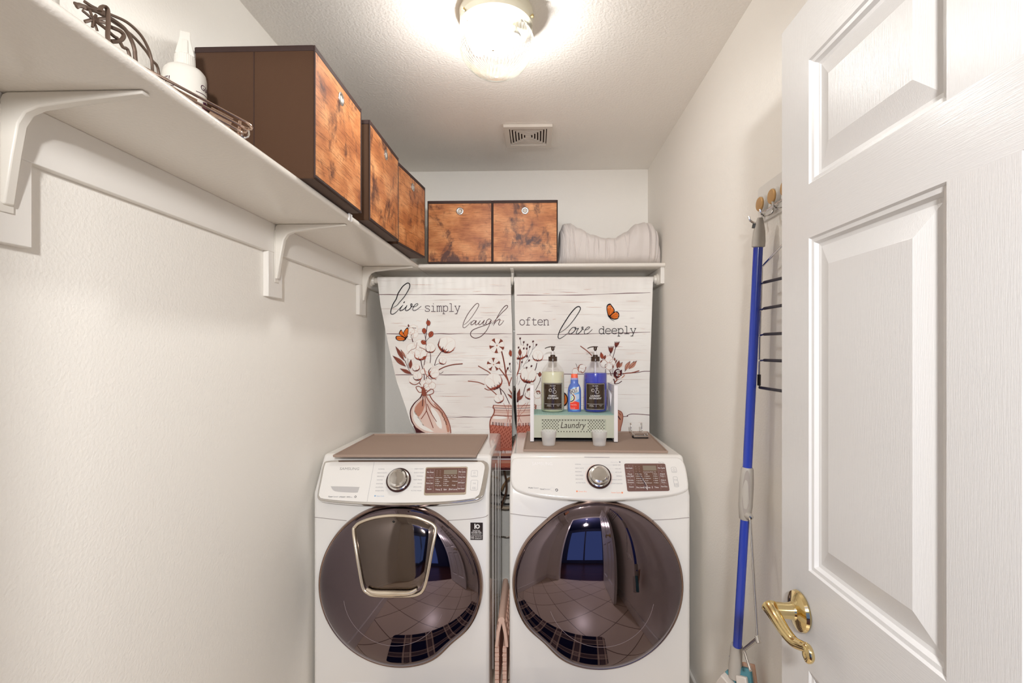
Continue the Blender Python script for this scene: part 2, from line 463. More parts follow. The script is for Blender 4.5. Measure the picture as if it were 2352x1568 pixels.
# ------------------------------------------------------------------ ceiling light with ribbed globe
LX, LY = -.123, 1.50
cl = thing('ceiling_light', 'round flush ceiling light with a ribbed clear glass globe', 'ceiling light', (LX, LY, ZC))
m_cream = M('cream_enamel', (232, 228, 208), 0.25)
MB().lathe([(0, 0), (.114, 0), (.114, -.010), (.108, -.018), (.108, -.023), (.112, -.026), (.112, -.044), (.104, -.048), (.098, -.047), (.098, -.040), (0, -.040)], (LX, LY, ZC), 64).build('canopy', m_cream, cl)
for a in (100, 220, 340):
    t = math.radians(a); p = Vector((LX + .112 * math.cos(t), LY + .112 * math.sin(t), ZC - .036)); dv = Vector((math.cos(t), math.sin(t), 0))
    MB().tube([p, p + dv * .004, p + dv * .004, p + dv * .010], [.0025, .0025, .005, .005], 10).build('thumb_screw', m_brass, cl)
gp = [(.095, -.046), (.096, -.056), (.106, -.064), (.1135, -.078), (.1145, -.095), (.111, -.115), (.103, -.135), (.090, -.154), (.072, -.171), (.050, -.184), (.026, -.192), (.006, -.194)]
gl = MB().lathe([(p.x, p.y) for p in spline(gp, 3)], (LX, LY, ZC), 480, cap=False, mod=lambda t, z: 1 + (.012 * math.cos(60 * t + 9 * (z + .06) / .14) if z < -.062 else 0))
gl.build('globe', clear('ribbed_glass', (0.93, 0.94, 0.94), 0.06, 0.05, edge=.9, blend=.62), cl, ang=180)
m_bulb = bpy.data.materials.new('lit_bulb'); m_bulb.use_nodes = True
_b = m_bulb.node_tree.nodes['Principled BSDF']; _b.inputs['Emission Color'].default_value = (1, .97, .92, 1); _b.inputs['Emission Strength'].default_value = 7.0
m_off = M('unlit_bulb', (236, 234, 228), .3)
for s, m_, kz in ((-1, m_bulb, 1), (1, m_off, .42)):
    MB().lathe([(r, .05 + (z - .05) * kz) for r, z in ((0, .05), (.012, .05), (.013, .03), (.019, .012), (.024, -.008), (.022, -.02), (.012, -.029), (0, -.031))], (LX + s * .052, LY - .01, ZC - .100), 20).build('bulb', m_, cl)
pl = bpy.data.lights.new('bulb_glow', 'POINT'); pl.energy = LAMP_POWER; pl.color = LAMP_COL; pl.shadow_soft_size = 0.03
po = bpy.data.objects.new('bulb_glow', pl); COL.objects.link(po); po.parent = cl; po.location = (-.050, -.012, -.158)

# ------------------------------------------------------------------ ceiling exhaust vent
VX0, VX1, VY0, VY1, VZ = -.153, .0755, 2.232, 2.455, 2.425
vx, vy = (VX0 + VX1) / 2, (VY0 + VY1) / 2
vt = thing('ceiling_vent', 'square white exhaust vent cover on the ceiling', 'vent', (vx, vy, ZC))
m_vent = M('vent_plastic', (224, 217, 208), .4); m_ventd = M('vent_dark', (70, 55, 50), .8)
def sqring(mb, ho, hi, z0, z1, mi=0):
    L = []
    for hh, z in ((ho, z1), (ho, z0), (hi, z0), (hi, z1)):
        L.append([(vx + sx * hh, vy + sy * hh, z) for sx, sy in ((-1, -1), (1, -1), (1, 1), (-1, 1))])
    mb.loft(L, mi, ring=True)
H = .113
f = MB(); sqring(f, H, .088, VZ, ZC - .0005); f.build('frame', m_vent, vt, bevel=.002)
MB().box(vx - .088, vx + .088, vy - .088, vy + .088, ZC - .004, ZC - .001).build('backing', m_ventd, vt)
for i, hh in enumerate((.084, .070, .056, .042, .028)):
    g = MB(); sqring(g, hh, hh - .0075, VZ + .003, VZ + .011); g.build('louver', m_vent, vt, bevel=.001)
MB().box(vx - .014, vx + .014, vy - .014, vy + .014, VZ + .003, VZ + .011).build('center_cap', m_vent, vt, bevel=.001)
for s in (-1, 1): pass
g = MB()
for s in (-1, 1): g.box(vx - .003 + 0 * s, vx + .003, vy + min(s * .014, s * .09), vy + max(s * .014, s * .09), VZ + .008, VZ + .013)
g.build('rib', m_vent, vt)

# ------------------------------------------------------------------ plaid rug in front of the machines
def plaid():
    m = M('plaid_weave', (30, 32, 60), .9, spec=.1)
    nt = m.node_tree; b = nt.nodes['Principled BSDF']
    tc = N(nt, 'ShaderNodeTexCoord'); sp = N(nt, 'ShaderNodeSeparateXYZ'); nt.links.new(tc.outputs['Object'], sp.inputs[0])
    outs = []
    for ax in (0, 1):
        a = N(nt, 'ShaderNodeMath', operation='MULTIPLY'); a.inputs[1].default_value = 1 / .16
        fr = N(nt, 'ShaderNodeMath', operation='FRACT'); nt.links.new(sp.outputs[ax], a.inputs[0]); nt.links.new(a.outputs[0], fr.inputs[0])
        r = ramp(nt, [(0, (0, 0, 0)), (.55, (0, 0, 0)), (.56, (220, 220, 220)), (.62, (220, 220, 220)), (.63, (40, 40, 40)), (.65, (150, 150, 150)), (.80, (150, 150, 150)), (.81, (40, 40, 40)), (.83, (220, 220, 220)), (.90, (220, 220, 220)), (.91, (0, 0, 0))])
        r.color_ramp.interpolation = 'CONSTANT'; nt.links.new(fr.outputs[0], r.inputs[0]); outs.append(r)
    ad = N(nt, 'ShaderNodeMix', data_type='RGBA', blend_type='ADD'); ad.inputs[0].default_value = .8
    nt.links.new(outs[0].outputs[0], ad.inputs[6]); nt.links.new(outs[1].outputs[0], ad.inputs[7])
    r2 = ramp(nt, [(0, (26, 28, 58)), (.35, (110, 92, 92)), (1, (205, 185, 165))])
    nt.links.new(ad.outputs[2], r2.inputs[0]); nt.links.new(r2.outputs[0], b.inputs['Base Color'])
    return m
rg = MB().prism(rrect(-.64, .31, 1.49, 1.83, .03), lambda a, b, t: (a, b, t), 0.0005, .009).build('floor_rug', plaid(), bevel=.002)
tag(rg, 'navy and tan plaid rug on the tile floor, mirrored in both round machine doors', 'rug')

# ------------------------------------------------------------------ storage cubes
def rustic():
    m = M('rustic_wood_print', (176, 112, 66), 0.42, spec=0.35)
    nt = m.node_tree; b = nt.nodes['Principled BSDF']
    tc = N(nt, 'ShaderNodeTexCoord'); oi = N(nt, 'ShaderNodeObjectInfo')
    mu = N(nt, 'ShaderNodeMath', operation='MULTIPLY'); mu.inputs[1].default_value = 37.0
    nt.links.new(oi.outputs['Random'], mu.inputs[0])
    add = N(nt, 'ShaderNodeVectorMath', operation='ADD'); nt.links.new(tc.outputs['Object'], add.inputs[0]); nt.links.new(mu.outputs[0], add.inputs[1])
    def noisen(scale, sv, det, rough=.55, dist=0.0):
        mp = N(nt, 'ShaderNodeMapping'); mp.inputs['Scale'].default_value = sv; nt.links.new(add.outputs[0], mp.inputs[0])
        n = N(nt, 'ShaderNodeTexNoise'); n.inputs['Scale'].default_value = scale; n.inputs['Detail'].default_value = det; n.inputs['Roughness'].default_value = rough; n.inputs['Distortion'].default_value = dist
        nt.links.new(mp.outputs[0], n.inputs['Vector']); return n
    base = noisen(9, (1, 1, 1.6), 4)
    r0 = ramp(nt, [(.28, (156, 90, 52)), (.5, (190, 122, 74)), (.72, (222, 160, 108))])
    nt.links.new(base.outputs[0], r0.inputs[0])
    grain = noisen(30, (.5, .5, 9), 6, .7)
    r1 = ramp(nt, [(.36, (96, 52, 34)), (.5, (255, 255, 255)), (1, (255, 255, 255))])
    nt.links.new(grain.outputs[0], r1.inputs[0])
    m1 = N(nt, 'ShaderNodeMix', data_type='RGBA', blend_type='MULTIPLY'); m1.inputs[0].default_value = .55
    nt.links.new(r0.outputs[0], m1.inputs[6]); nt.links.new(r1.outputs[0], m1.inputs[7])
    blot = noisen(9.5, (1.2, 1.2, .8), 7, .68, .4)
    r2 = ramp(nt, [(.515, (0, 0, 0)), (.64, (255, 255, 255))]); nt.links.new(blot.outputs[0], r2.inputs[0])
    m2 = N(nt, 'ShaderNodeMix', data_type='RGBA'); m2.inputs[7].default_value = lin((66, 36, 34))
    ms = N(nt, 'ShaderNodeMath', operation='MULTIPLY'); ms.inputs[1].default_value = .93
    nt.links.new(r2.outputs[0], ms.inputs[0]); nt.links.new(ms.outputs[0], m2.inputs[0]); nt.links.new(m1.outputs[2], m2.inputs[6])
    nt.links.new(m2.outputs[2], b.inputs['Base Color'])
    return m
m_rust = rustic()
m_fab = M('brown_nonwoven', (80, 56, 40), .85, spec=.2, bump=(420, .25, .0015), sheen=.15)
m_hem = M('dark_brown_binding', (56, 36, 32), .7, bump=(500, .2, .001))
m_steel = M('brushed_steel', (205, 205, 205), .2, 1.0)
W2, DP, HT = .1615, .310, .335
def cube(label, loc, rz, group, h=HT):
    t = thing('storage_cube', label, 'storage cube', loc, rz, group)
    # body: walls lean a touch, soft corners
    pr = rrect(-W2, W2, 0.0, DP, .006, 2)
    b = MB()
    for zz, k in ((.0, .985), (.012, 1), (h * .5, 1.004), (h, 1)):
        pass
    b.loft([[(a * k, DP / 2 + (y - DP / 2) * k, z) for a, y in pr] for z, k in ((0.001, .98), (.006, 1), (h * .55, 1.003), (h, 1.0))])
    b.build('body', m_fab, t, local=True, ang=50)
    hm = MB(); pq = rrect(-W2 - .0012, W2 + .0012, -.0012, DP + .0012, .006, 2)
    hm.loft([[(a, y, z) for a, y in pq] for z in (h - .013, h + .0012)])
    hm.build('top_hem', m_hem, t, local=True, bevel=.001)
    bd = MB()
    for x in (-W2, W2): bd.tube([(x, -.0005, .004), (x, -.0005, h)], .0022, 6)
    bd.tube([(-W2, -.0005, .005), (W2, -.0005, .005)], .0038, 6)
    for x in (-W2 - .0006, W2 + .0006): bd.tube([(x, DP * .5, .006), (x, DP * .5, h - .013)], .0011, 5)
    bd.build('seam_binding', m_hem, t, local=True)
    fp = MB()
    fp.grid(lambda u, v: (-W2 + .004 + u * (2 * W2 - .008), -.0012 - .0035 * math.sin(PI * u) * math.sin(PI * v), .010 + v * (h - .024)), 12, 12)
    fp.build('front_panel', m_rust, t, local=True)
    gz = h - .052
    g = MB(); g.lathe([(.0095, 0), (.0185, 0), (.0185, .0012), (.016, .0026), (.012, .0026), (.0095, .001)], (0, -.0028, gz), 28, axis=(0, -1, 0), cap=False)
    g.lathe([(0, 0), (.0105, 0)], (0, -.0032, gz), 20, axis=(0, -1, 0), mi=1, cap=False)
    g.build('grommet', [m_steel, M('cube_lining', (205, 196, 186), .8)], t, local=True)
    return t
c0 = cube('brown storage cube nearest the camera on the left shelf, its plain brown side showing', (-.560, 1.377, ZS1), PI / 2, 'rustic storage cubes')
def put(label, loc, rz):
    c = copy_tree(c0); c.location = loc; c.rotation_euler = (0, 0, rz); c['label'] = label; return c
put('middle one of the three rustic storage cubes lined up on the left shelf', (-.5555, 1.776, ZS1), PI / 2 - .01)
put('rustic storage cube on the left shelf closest to the back wall corner', (-.5475, 2.135, ZS1), PI / 2 - .115)
c0 = cube('rustic storage cube on the back shelf in the corner beside the left shelf', (-.3835, 2.438, ZS1), 0, 'rustic storage cubes', h=.315)
put('rustic storage cube on the back shelf touching the rolled comforter', (-.0565, 2.438, ZS1), 0)

# ------------------------------------------------------------------ comforter on the back shelf
m_duv = M('comforter_cotton', (214, 207, 203), .9, spec=.15, bump=(300, .15, .001), sheen=.2)
def duvet():
    top = [(0, .02), (.012, .10), (.03, .190), (.07, .222), (.13, .226), (.22, .198), (.34, .166), (.46, .146), (.56, .144), (.66, .176), (.76, .218), (.84, .229), (.90, .224), (.955, .190), (.985, .10), (1, .02)]
    def H(t):
        for (a, p), (b, q) in zip(top, top[1:]):
            if t <= b:
                k = (t - a) / (b - a); k = k * k * (3 - 2 * k); return p + (q - p) * k
        return top[-1][1]
    x0, x1, NU, NV = .1075, .632, 420, 56
    rc = random.Random(12)
    CRE = [(rc.uniform(.06, .97), rc.uniform(.003, .0065), rc.uniform(.0022, .0042), rc.uniform(-.5, .5)) for _ in range(19)]
    def fn(u, v):
        t = .5 - .5 * math.cos(PI * u) if False else u
        h = H(t); endk = min(1, math.sin(PI * min(max(t, .0), 1)) * 4) ** .5 if 0 < t < 1 else 0
        a = 2 * PI * v
        ca, sa = math.cos(a), math.sin(a)
        e = .62
        py = math.copysign(abs(ca) ** e, ca); pz = math.copysign(abs(sa) ** e, sa)
        dep = .150 * (.55 + .45 * endk)
        y = 2.612 + py * dep * (1 if py > 0 else 1.05)
        z = ZS1 + .001 + h * .5 * (1 + pz)
        x = x0 + (x1 - x0) * t + .005 * math.sin(14 * z + t * 6)
        # gathers: folds fan up from the bottom of the front face
        k = max(0.0, -py) * (.35 + .65 * min(1, max(0, (1 + pz) * .8)))
        ph = t * 60 + 3.0 * math.sin(t * 9) + (z - ZS1) * (18 * math.sin(t * 14 + 1))
        w = .0022 * (1 - abs(math.sin(ph * .37))) * -1.2 + .0042 * math.sin(ph * .43 + 1.3) + .012 * noise.noise(Vector((t * 9, z * 14, 3)))
        w *= k * endk
        for c, dd, wd in ((.155, .008, .006), (.30, .006, .006), (.36, .007, .007), (.475, .011, .009), (.885, .020, .008), (.935, .012, .006), (.965, .010, .005), (.56, .008, .006)):
            cc = c + .18 * (z - ZS1 - .06) * math.sin(c * 40)
            w -= dd * math.exp(-((t - cc) / wd) ** 2) * k
        for c, dd, wd, sl in CRE:
            w -= dd * math.exp(-((t - c - sl * (z - ZS1 - .05) - .022 * math.sin((z - ZS1) * (12 + 16 * math.sin(c * 91)) + c * 50)) / wd) ** 2) * k
        y -= w
        z += .004 * noise.noise(Vector((t * 22, py * 3, 9))) * max(0, pz) * endk
        if z < ZS1 + .001: z = ZS1 + .001
        return (min(x, XR - .004), y, z)
    mb = MB()
    loops = [[fn(i / NU, k / NV) for k in range(NV)] for i in range(NU + 1)]
    mb.loft(loops)
    return mb
dv = duvet().build('comforter', m_duv, ang=180)
tag(dv, 'pale grey comforter folded and bunched at the right end of the back shelf', 'comforter')

# ------------------------------------------------------------------ things at the near end of the left shelf
m_plast = M('white_bottle_plastic', (222, 219, 212), .4)
m_plum = M('plum_print', (70, 24, 52), .5)
SX, SY = -.803, 1.092
sb = thing('spray_bottle', 'white giant size spray bottle on the left shelf in front of the first cube', 'spray bottle', (SX, SY, ZS1))
R0 = .0425
MB().lathe([(0, .001), (.039, .001), (R0, .006), (R0, .187), (.0405, .198), (.035, .205), (.024, .210), (0, .212)], (SX, SY, ZS1), 48).build('body', m_plast, sb)
pb = MB()
cam_a = math.atan2(-SY, -SX)                     # direction from the bottle to the camera
def cyl(a, b, l):                                # a: metres around the bottle seen from outside, left to right
    t = cam_a + a / R0; r = R0 + .0003 * l
    return Vector((SX + r * math.cos(t), SY + r * math.sin(t), ZS1 + b))
pr = Print(pb, cyl, sub=.006)
pr.text('GIANT', .0325, .158, .0125, 0, bold=.012, shear=.12); pr.text('SIZE!', -.030, .158, .0125, 0, align='R', bold=.012, shear=.12)
pr = Print(pb, cyl)
pr.stroke([(.021, .148), (.045, .150), (.065, .150)], .0016, 0); pr.stroke([(-.021, .148), (-.04, .150), (-.065, .150)], .0016, 0)
star = []
for k in range(26):
    r = .024 if k % 2 else .015
    star.append((.052 + r * math.cos(2 * PI * k / 26), .112 + r * math.sin(2 * PI * k / 26)))
Print(pb, cyl, sub=.006).poly(star, 0)
Print(pb, cyl, sub=.006).poly([(.035, .112), (.070, .119), (.070, .110), (.037, .104)], 1, 2)
pb.build('printed_lettering', [m_plum, m_plast], sb, normals=False)
MB().lathe([(.0, .208), (.020, .208), (.0205, .212), (.0195, .236), (.017, .238), (0, .238)], (SX, SY, ZS1), 60, mod=lambda t, z: 1 + .02 * math.cos(30 * t)).build('collar', m_plast, sb)
hd = MB()
dirv = Vector((math.cos(cam_a), math.sin(cam_a), 0)); sdv = Vector((-dirv.y, dirv.x, 0)); cb = Vector((SX, SY, ZS1))
def hp(s, f, z): return cb + sdv * s + dirv * f + Vector((0, 0, z))
loops = []
for z, w, f0, f1 in ((.236, .0185, -.018, .013), (.254, .0150, -.022, .010), (.272, .0112, -.045, .008), (.280, .0105, -.060, .008), (.292, .0100, -.062, .006), (.2945, .0085, -.058, .002)):
    loops.append([hp(-w, f0, z), hp(w, f0, z), hp(w, f1, z), hp(-w, f1, z)])
hd.loft(loops)
hd.loft([[hp(-.006, .006, z), hp(.006, .006, z), hp(.006, f, z), hp(-.006, f, z)] for z, f in ((.237, .017), (.258, .013), (.272, .0105))])
hd.tube([hp(0, -.058, .287), hp(0, -.072, .287)], .005, 10)
hd.build('trigger_head', m_plast, sb, bevel=.002)
hd = MB(); hd.tube(spline([hp(0, -.038, .272), hp(0, -.050, .255), hp(0, -.046, .240), hp(0, -.040, .226)], 4), .0045, 8, flat=1.8); hd.build('trigger', m_plast, sb)

m_bronze = M('bronze_metal', (98, 80, 68), .5, .4)
st = thing('scroll_stand', 'bronze metal scrollwork stand with loops on the near end of the left shelf', 'metal stand', (-.70, .85, ZS1))
def X7(pts, x=-.70): return [atX(p[0], p[1], x) for p in pts]
def cr(x, y): return (100 + x / 7.84, y / 7.84)
def floor_to(p, x): return Vector((x, p.y + .01, ZS1 + .003))
mb = MB()
outer = X7([cr(740, 30), cr(900, 130), cr(1200, 260), cr(1500, 400), cr(1740, 620), cr(1880, 860), cr(1945, 1080), cr(1965, 1300)], -.73)
mb.tube(spline(outer + [floor_to(outer[-1], -.73)], 5), .0026, 8)
inner = X7([cr(740, 140), cr(1000, 220), cr(1250, 360), cr(1460, 520), cr(1580, 720), cr(1640, 900), cr(1655, 1060)], -.69)
mb.tube(spline(inner + [floor_to(inner[-1], -.69)], 5), .0032, 8)
back = X7([cr(560, 60), cr(900, 180), cr(1500, 560), cr(1800, 860), cr(1950, 1080), cr(2080, 1330)], -.76)
mb.tube(spline(back + [floor_to(back[-1], -.76)], 5), .0027, 8)
mb.build('hoop', m_bronze, st)
mb = MB()
hub = cr(890, 350)
for e in ((700, 190), (740, 390), (950, 270), (1130, 330), (970, 560), (880, 490), (1130, 420), (830, 180)):
    q = X7([hub, ((hub[0] + cr(*e)[0]) / 2 + .4, (hub[1] + cr(*e)[1]) / 2), cr(*e)], -.685)
    mb.tube(spline(q, 3), .0024, 8, flat=.6)
mb.tube(spline(X7([cr(890, 350), cr(1100, 500), cr(1250, 640), cr(1330, 690)], -.685), 4), .0026, 8)
mb.tube(spline(X7([cr(1220, 490), cr(1380, 560), cr(1445, 640), cr(1400, 720), cr(1300, 745), cr(1210, 745)], -.685), 5), .0032, 8)
q = X7([cr(1370, 740), cr(1430, 850), cr(1540, 960)], -.685)
mb.tube(spline(q + [floor_to(q[-1], -.685)], 4), .0026, 8)
mb.build('rosette', m_bronze, st)
mb = MB()
q = X7([cr(1010, 200), cr(1040, 130), cr(1090, 110), cr(1140, 150), cr(1160, 240), cr(1165, 450), cr(1160, 720)], -.675)
mb.tube(spline(q + [floor_to(q[-1], -.675)], 5), .0042, 8, flat=.5)
q = X7([cr(590, 120), cr(640, 95), cr(710, 115), cr(745, 160)], -.675)
mb.tube(spline(q, 4), .0034, 8, flat=.6)
mb.build('hook_strap', m_bronze, st)
jb = thing('white_jar', 'white lidded jar at the top left corner of the photo, on the shelf', 'jar', (-.70, .640, ZS1))
MB().lathe([(0, .001), (.038, .001), (.04, .005), (.04, .062), (.036, .068), (0, .068)], (-.70, .640, ZS1), 36).build('body', m_plast, jb)
MB().lathe([(0, .068), (.041, .068), (.042, .072), (.042, .092), (.040, .095), (0, .095)], (-.70, .640, ZS1), 36).build('lid', m_plast, jb)

m_rose = M('copper_tinted_chrome', (206, 180, 164), .18, 1.0)
rk = thing('folding_rack', 'slim copper toned metal folding rack lying on the shelf below the spray bottle', 'rack', (-.66, .96, ZS1))
ax = (atX(558, 292, -.600) - atX(395, 206, -.690))
p1 = atX(560, 290, -.600); p0 = p1 - ax.normalized() * .30; p0.z = max(p0.z, ZS1 + .02)
ax = (p1 - p0).normalized(); sd = Vector((-ax.y, ax.x, 0)).normalized(); upv = ax.cross(sd) * -1
if upv.z < 0: upv = -upv
def rl(off, w, name, L0=0.0, L1=1.0, r=.0028):
    a = p0.lerp(p1, L0) + upv * off; b = p0.lerp(p1, L1) + upv * off
    pts = []
    for c, s0 in ((b, -90), (a, 90)):
        for k in range(9):
            t = math.radians(s0 + 180 * k / 8); pts.append(c + ax * w * math.cos(t) + sd * w * math.sin(t))
    MB().tube(pts, r, 8, closed=True).build(name, m_rose, rk)
rl(.004, .014, 'upper_frame'); rl(-.008, .013, 'middle_frame', .02, .98); rl(-.018, .012, 'lower_frame', .05, .97)
sl = MB()
for L0, L1 in ((.10, .40), (.48, .72), (.80, .93)):
    for off in (-.002, -.013):
        a, b = p0.lerp(p1, L0) + upv * off, p0.lerp(p1, L1) + upv * off
        sl.loft([[a + sd * s * .011 + upv * h for s, h in ((-1, 0), (1, 0), (1, .0016), (-1, .0016))], [b + sd * s * .011 + upv * h for s, h in ((-1, 0), (1, 0), (1, .0016), (-1, .0016))]])
sl.build('slotted_plate', m_rose, rk)
MB().tube(spline([p1 + ax * .010 - upv * .004, p1 + ax * .013 - upv * .014, p1 + ax * .006 - upv * .022, p1 - ax * .002 - upv * .016], 4), .0026, 8).build('end_hook', m_chrome, rk)
for L in (.03, .5, .97):
    a = p0.lerp(p1, L)
    MB().tube([a + upv * .006, Vector((a.x, a.y, max(ZS1 + .0005, a.z - .03 if L > .9 else ZS1 + .0005)))], .003, 8).build('pivot_post', m_rose, rk)

# ------------------------------------------------------------------ printed curtains
CYY = 2.494
def cloth():
    m = M('printed_cotton', (240, 238, 235), .85, spec=.15, sheen=.1)
    nt = m.node_tree; b = nt.nodes['Principled BSDF']
    tc = N(nt, 'ShaderNodeTexCoord')
    def st(scale, sv, det, lo, hi, c):
        mp = N(nt, 'ShaderNodeMapping'); mp.inputs['Scale'].default_value = sv; nt.links.new(tc.outputs['Object'], mp.inputs[0])
        n = N(nt, 'ShaderNodeTexNoise'); n.inputs['Scale'].default_value = scale; n.inputs['Detail'].default_value = det; n.inputs['Roughness'].default_value = .6
        nt.links.new(mp.outputs[0], n.inputs['Vector'])
        r = ramp(nt, [(lo, (255, 255, 255)), (hi, c)]); nt.links.new(n.outputs[0], r.inputs[0]); return r
    r1 = st(6, (.55, .55, 34), 5, .62, .76, (206, 188, 184)); r2 = st(2.2, (1, 1, 2.4), 2, .40, .62, (244, 241, 240)); r3 = st(14, (.35, .35, 26), 3, .66, .78, (222, 212, 210))
    a = N(nt, 'ShaderNodeMix', data_type='RGBA', blend_type='MULTIPLY'); a.inputs[0].default_value = 1
    c = N(nt, 'ShaderNodeMix', data_type='RGBA', blend_type='MULTIPLY'); c.inputs[0].default_value = 1
    d = N(nt, 'ShaderNodeMix', data_type='RGBA', blend_type='MULTIPLY'); d.inputs[0].default_value = 1
    d.inputs[6].default_value = lin((240, 239, 236))
    nt.links.new(r1.outputs[0], a.inputs[6]); nt.links.new(r2.outputs[0], a.inputs[7]); nt.links.new(a.outputs[2], c.inputs[6]); nt.links.new(r3.outputs[0], c.inputs[7])
    nt.links.new(c.outputs[2], d.inputs[7]); nt.links.new(d.outputs[2], b.inputs['Base Color'])
    return m
PAL = [('maroon', (78, 38, 42)), ('brown', (142, 80, 66)), ('tan', (192, 138, 118)), ('blush', (224, 200, 190)), ('cotton', (240, 238, 234)), ('ink', (30, 24, 30)),
       ('soft_ink', (84, 66, 74)), ('orange', (226, 120, 50)), ('burlap', (178, 100, 82)), ('plank', (112, 80, 86)), ('burlap_light', (206, 148, 130)), ('shade', (226, 221, 218)), ('red_brown', (168, 84, 62)), ('lilac', (196, 184, 190))]
K = {n: i + 1 for i, (n, c) in enumerate(PAL)}
cur_mats = [cloth()] + [M('print_' + n, c, .85, spec=.15) for n, c in PAL]

GLY = {
 's': [('c', [(.85, .78), (.8, .95), (.5, 1), (.2, .92), (.17, .72), (.35, .56), (.65, .46), (.85, .28), (.8, .07), (.5, 0), (.2, .05), (.13, .25)])],
 'i': [('l', [(.2, .97), (.5, .97), (.5, 0)]), ('l', [(.12, 0), (.88, 0)]), ('l', [(.5, 1.28), (.5, 1.42)])],
 'm': [('l', [(.02, .97), (.15, .97), (.15, 0)]), ('l', [(.02, 0), (.3, 0)]), ('c', [(.15, .7), (.25, .95), (.42, .98), (.5, .75), (.5, 0)]), ('l', [(.42, 0), (.62, 0)]), ('c', [(.5, .7), (.6, .95), (.78, .98), (.86, .75), (.86, 0)]), ('l', [(.78, 0), (1, 0)])],
 'p': [('l', [(.02, .97), (.2, .97), (.2, -.42)]), ('l', [(.02, -.42), (.42, -.42)]), ('o', [(.2, .5), (.28, .85), (.55, 1), (.82, .85), (.9, .5), (.82, .15), (.55, 0), (.28, .15)])],
 'l': [('l', [(.18, 1.38), (.5, 1.38), (.5, 0)]), ('l', [(.12, 0), (.9, 0)])],
 'y': [('l', [(.15, .97), (.52, .02)]), ('l', [(.88, .97), (.45, -.28), (.32, -.42)]), ('l', [(.02, .97), (.32, .97)]), ('l', [(.7, .97), (1, .97)]), ('l', [(.08, -.42), (.5, -.42)])],
 'o': [('o', [(.5, 1), (.2, .85), (.1, .5), (.2, .15), (.5, 0), (.8, .15), (.9, .5), (.8, .85)])],
 'f': [('c', [(.88, 1.3), (.72, 1.4), (.5, 1.32), (.42, 1.08), (.42, .6), (.42, 0)]), ('l', [(.12, .95), (.8, .95)]), ('l', [(.15, 0), (.78, 0)])],
 't': [('c', [(.38, 1.3), (.38, .7), (.38, .2), (.48, .02), (.7, 0), (.9, .1)]), ('l', [(.12, .95), (.84, .95)])],
 'e': [('l', [(.12, .52), (.9, .52)]), ('c', [(.9, .52), (.84, .82), (.52, 1), (.22, .86), (.11, .5), (.2, .15), (.5, 0), (.75, .04), (.9, .15)])],
 'n': [('l', [(.05, .97), (.2, .97), (.2, 0)]), ('l', [(.05, 0), (.38, 0)]), ('c', [(.2, .7), (.35, .94), (.6, 1), (.79, .85), (.82, .6), (.82, 0)]), ('l', [(.68, 0), (.98, 0)])],
 'd': [('l', [(.6, 1.38), (.8, 1.38), (.8, 0), (.98, 0)]), ('o', [(.8, .5), (.72, .85), (.45, 1), (.18, .85), (.1, .5), (.18, .15), (.45, 0), (.72, .15)])],
}
def slab(P, word, x, y, W, H, dy=0.0, mi=K['soft_ink'], w=1.35):
    for i, ch in enumerate(word):
        for kind, pts in GLY[ch]:
            q = [(x + (i + p[0]) * W, y - p[1] * H + dy * (i + p[0])) for p in pts]
            if kind == 'l':
                for a, b in zip(q, q[1:]): P.stroke([a, b], w, mi, 4, smooth=0)
            else: P.stroke(q, w, mi, 4, closed=(kind == 'o'))
def script(P, sc, ox, oy, strokes, mi=K['ink']):
    for w0, w1, pts in strokes:
        q = [(ox + p[0] / sc, oy + p[1] / sc) for p in pts]; w0 *= 1.3; w1 *= 1.45
        P.stroke(q, (lambda t, a=w0, b=w1: a + (b - a) * math.sin(PI * t)), mi, 4, smooth=5)

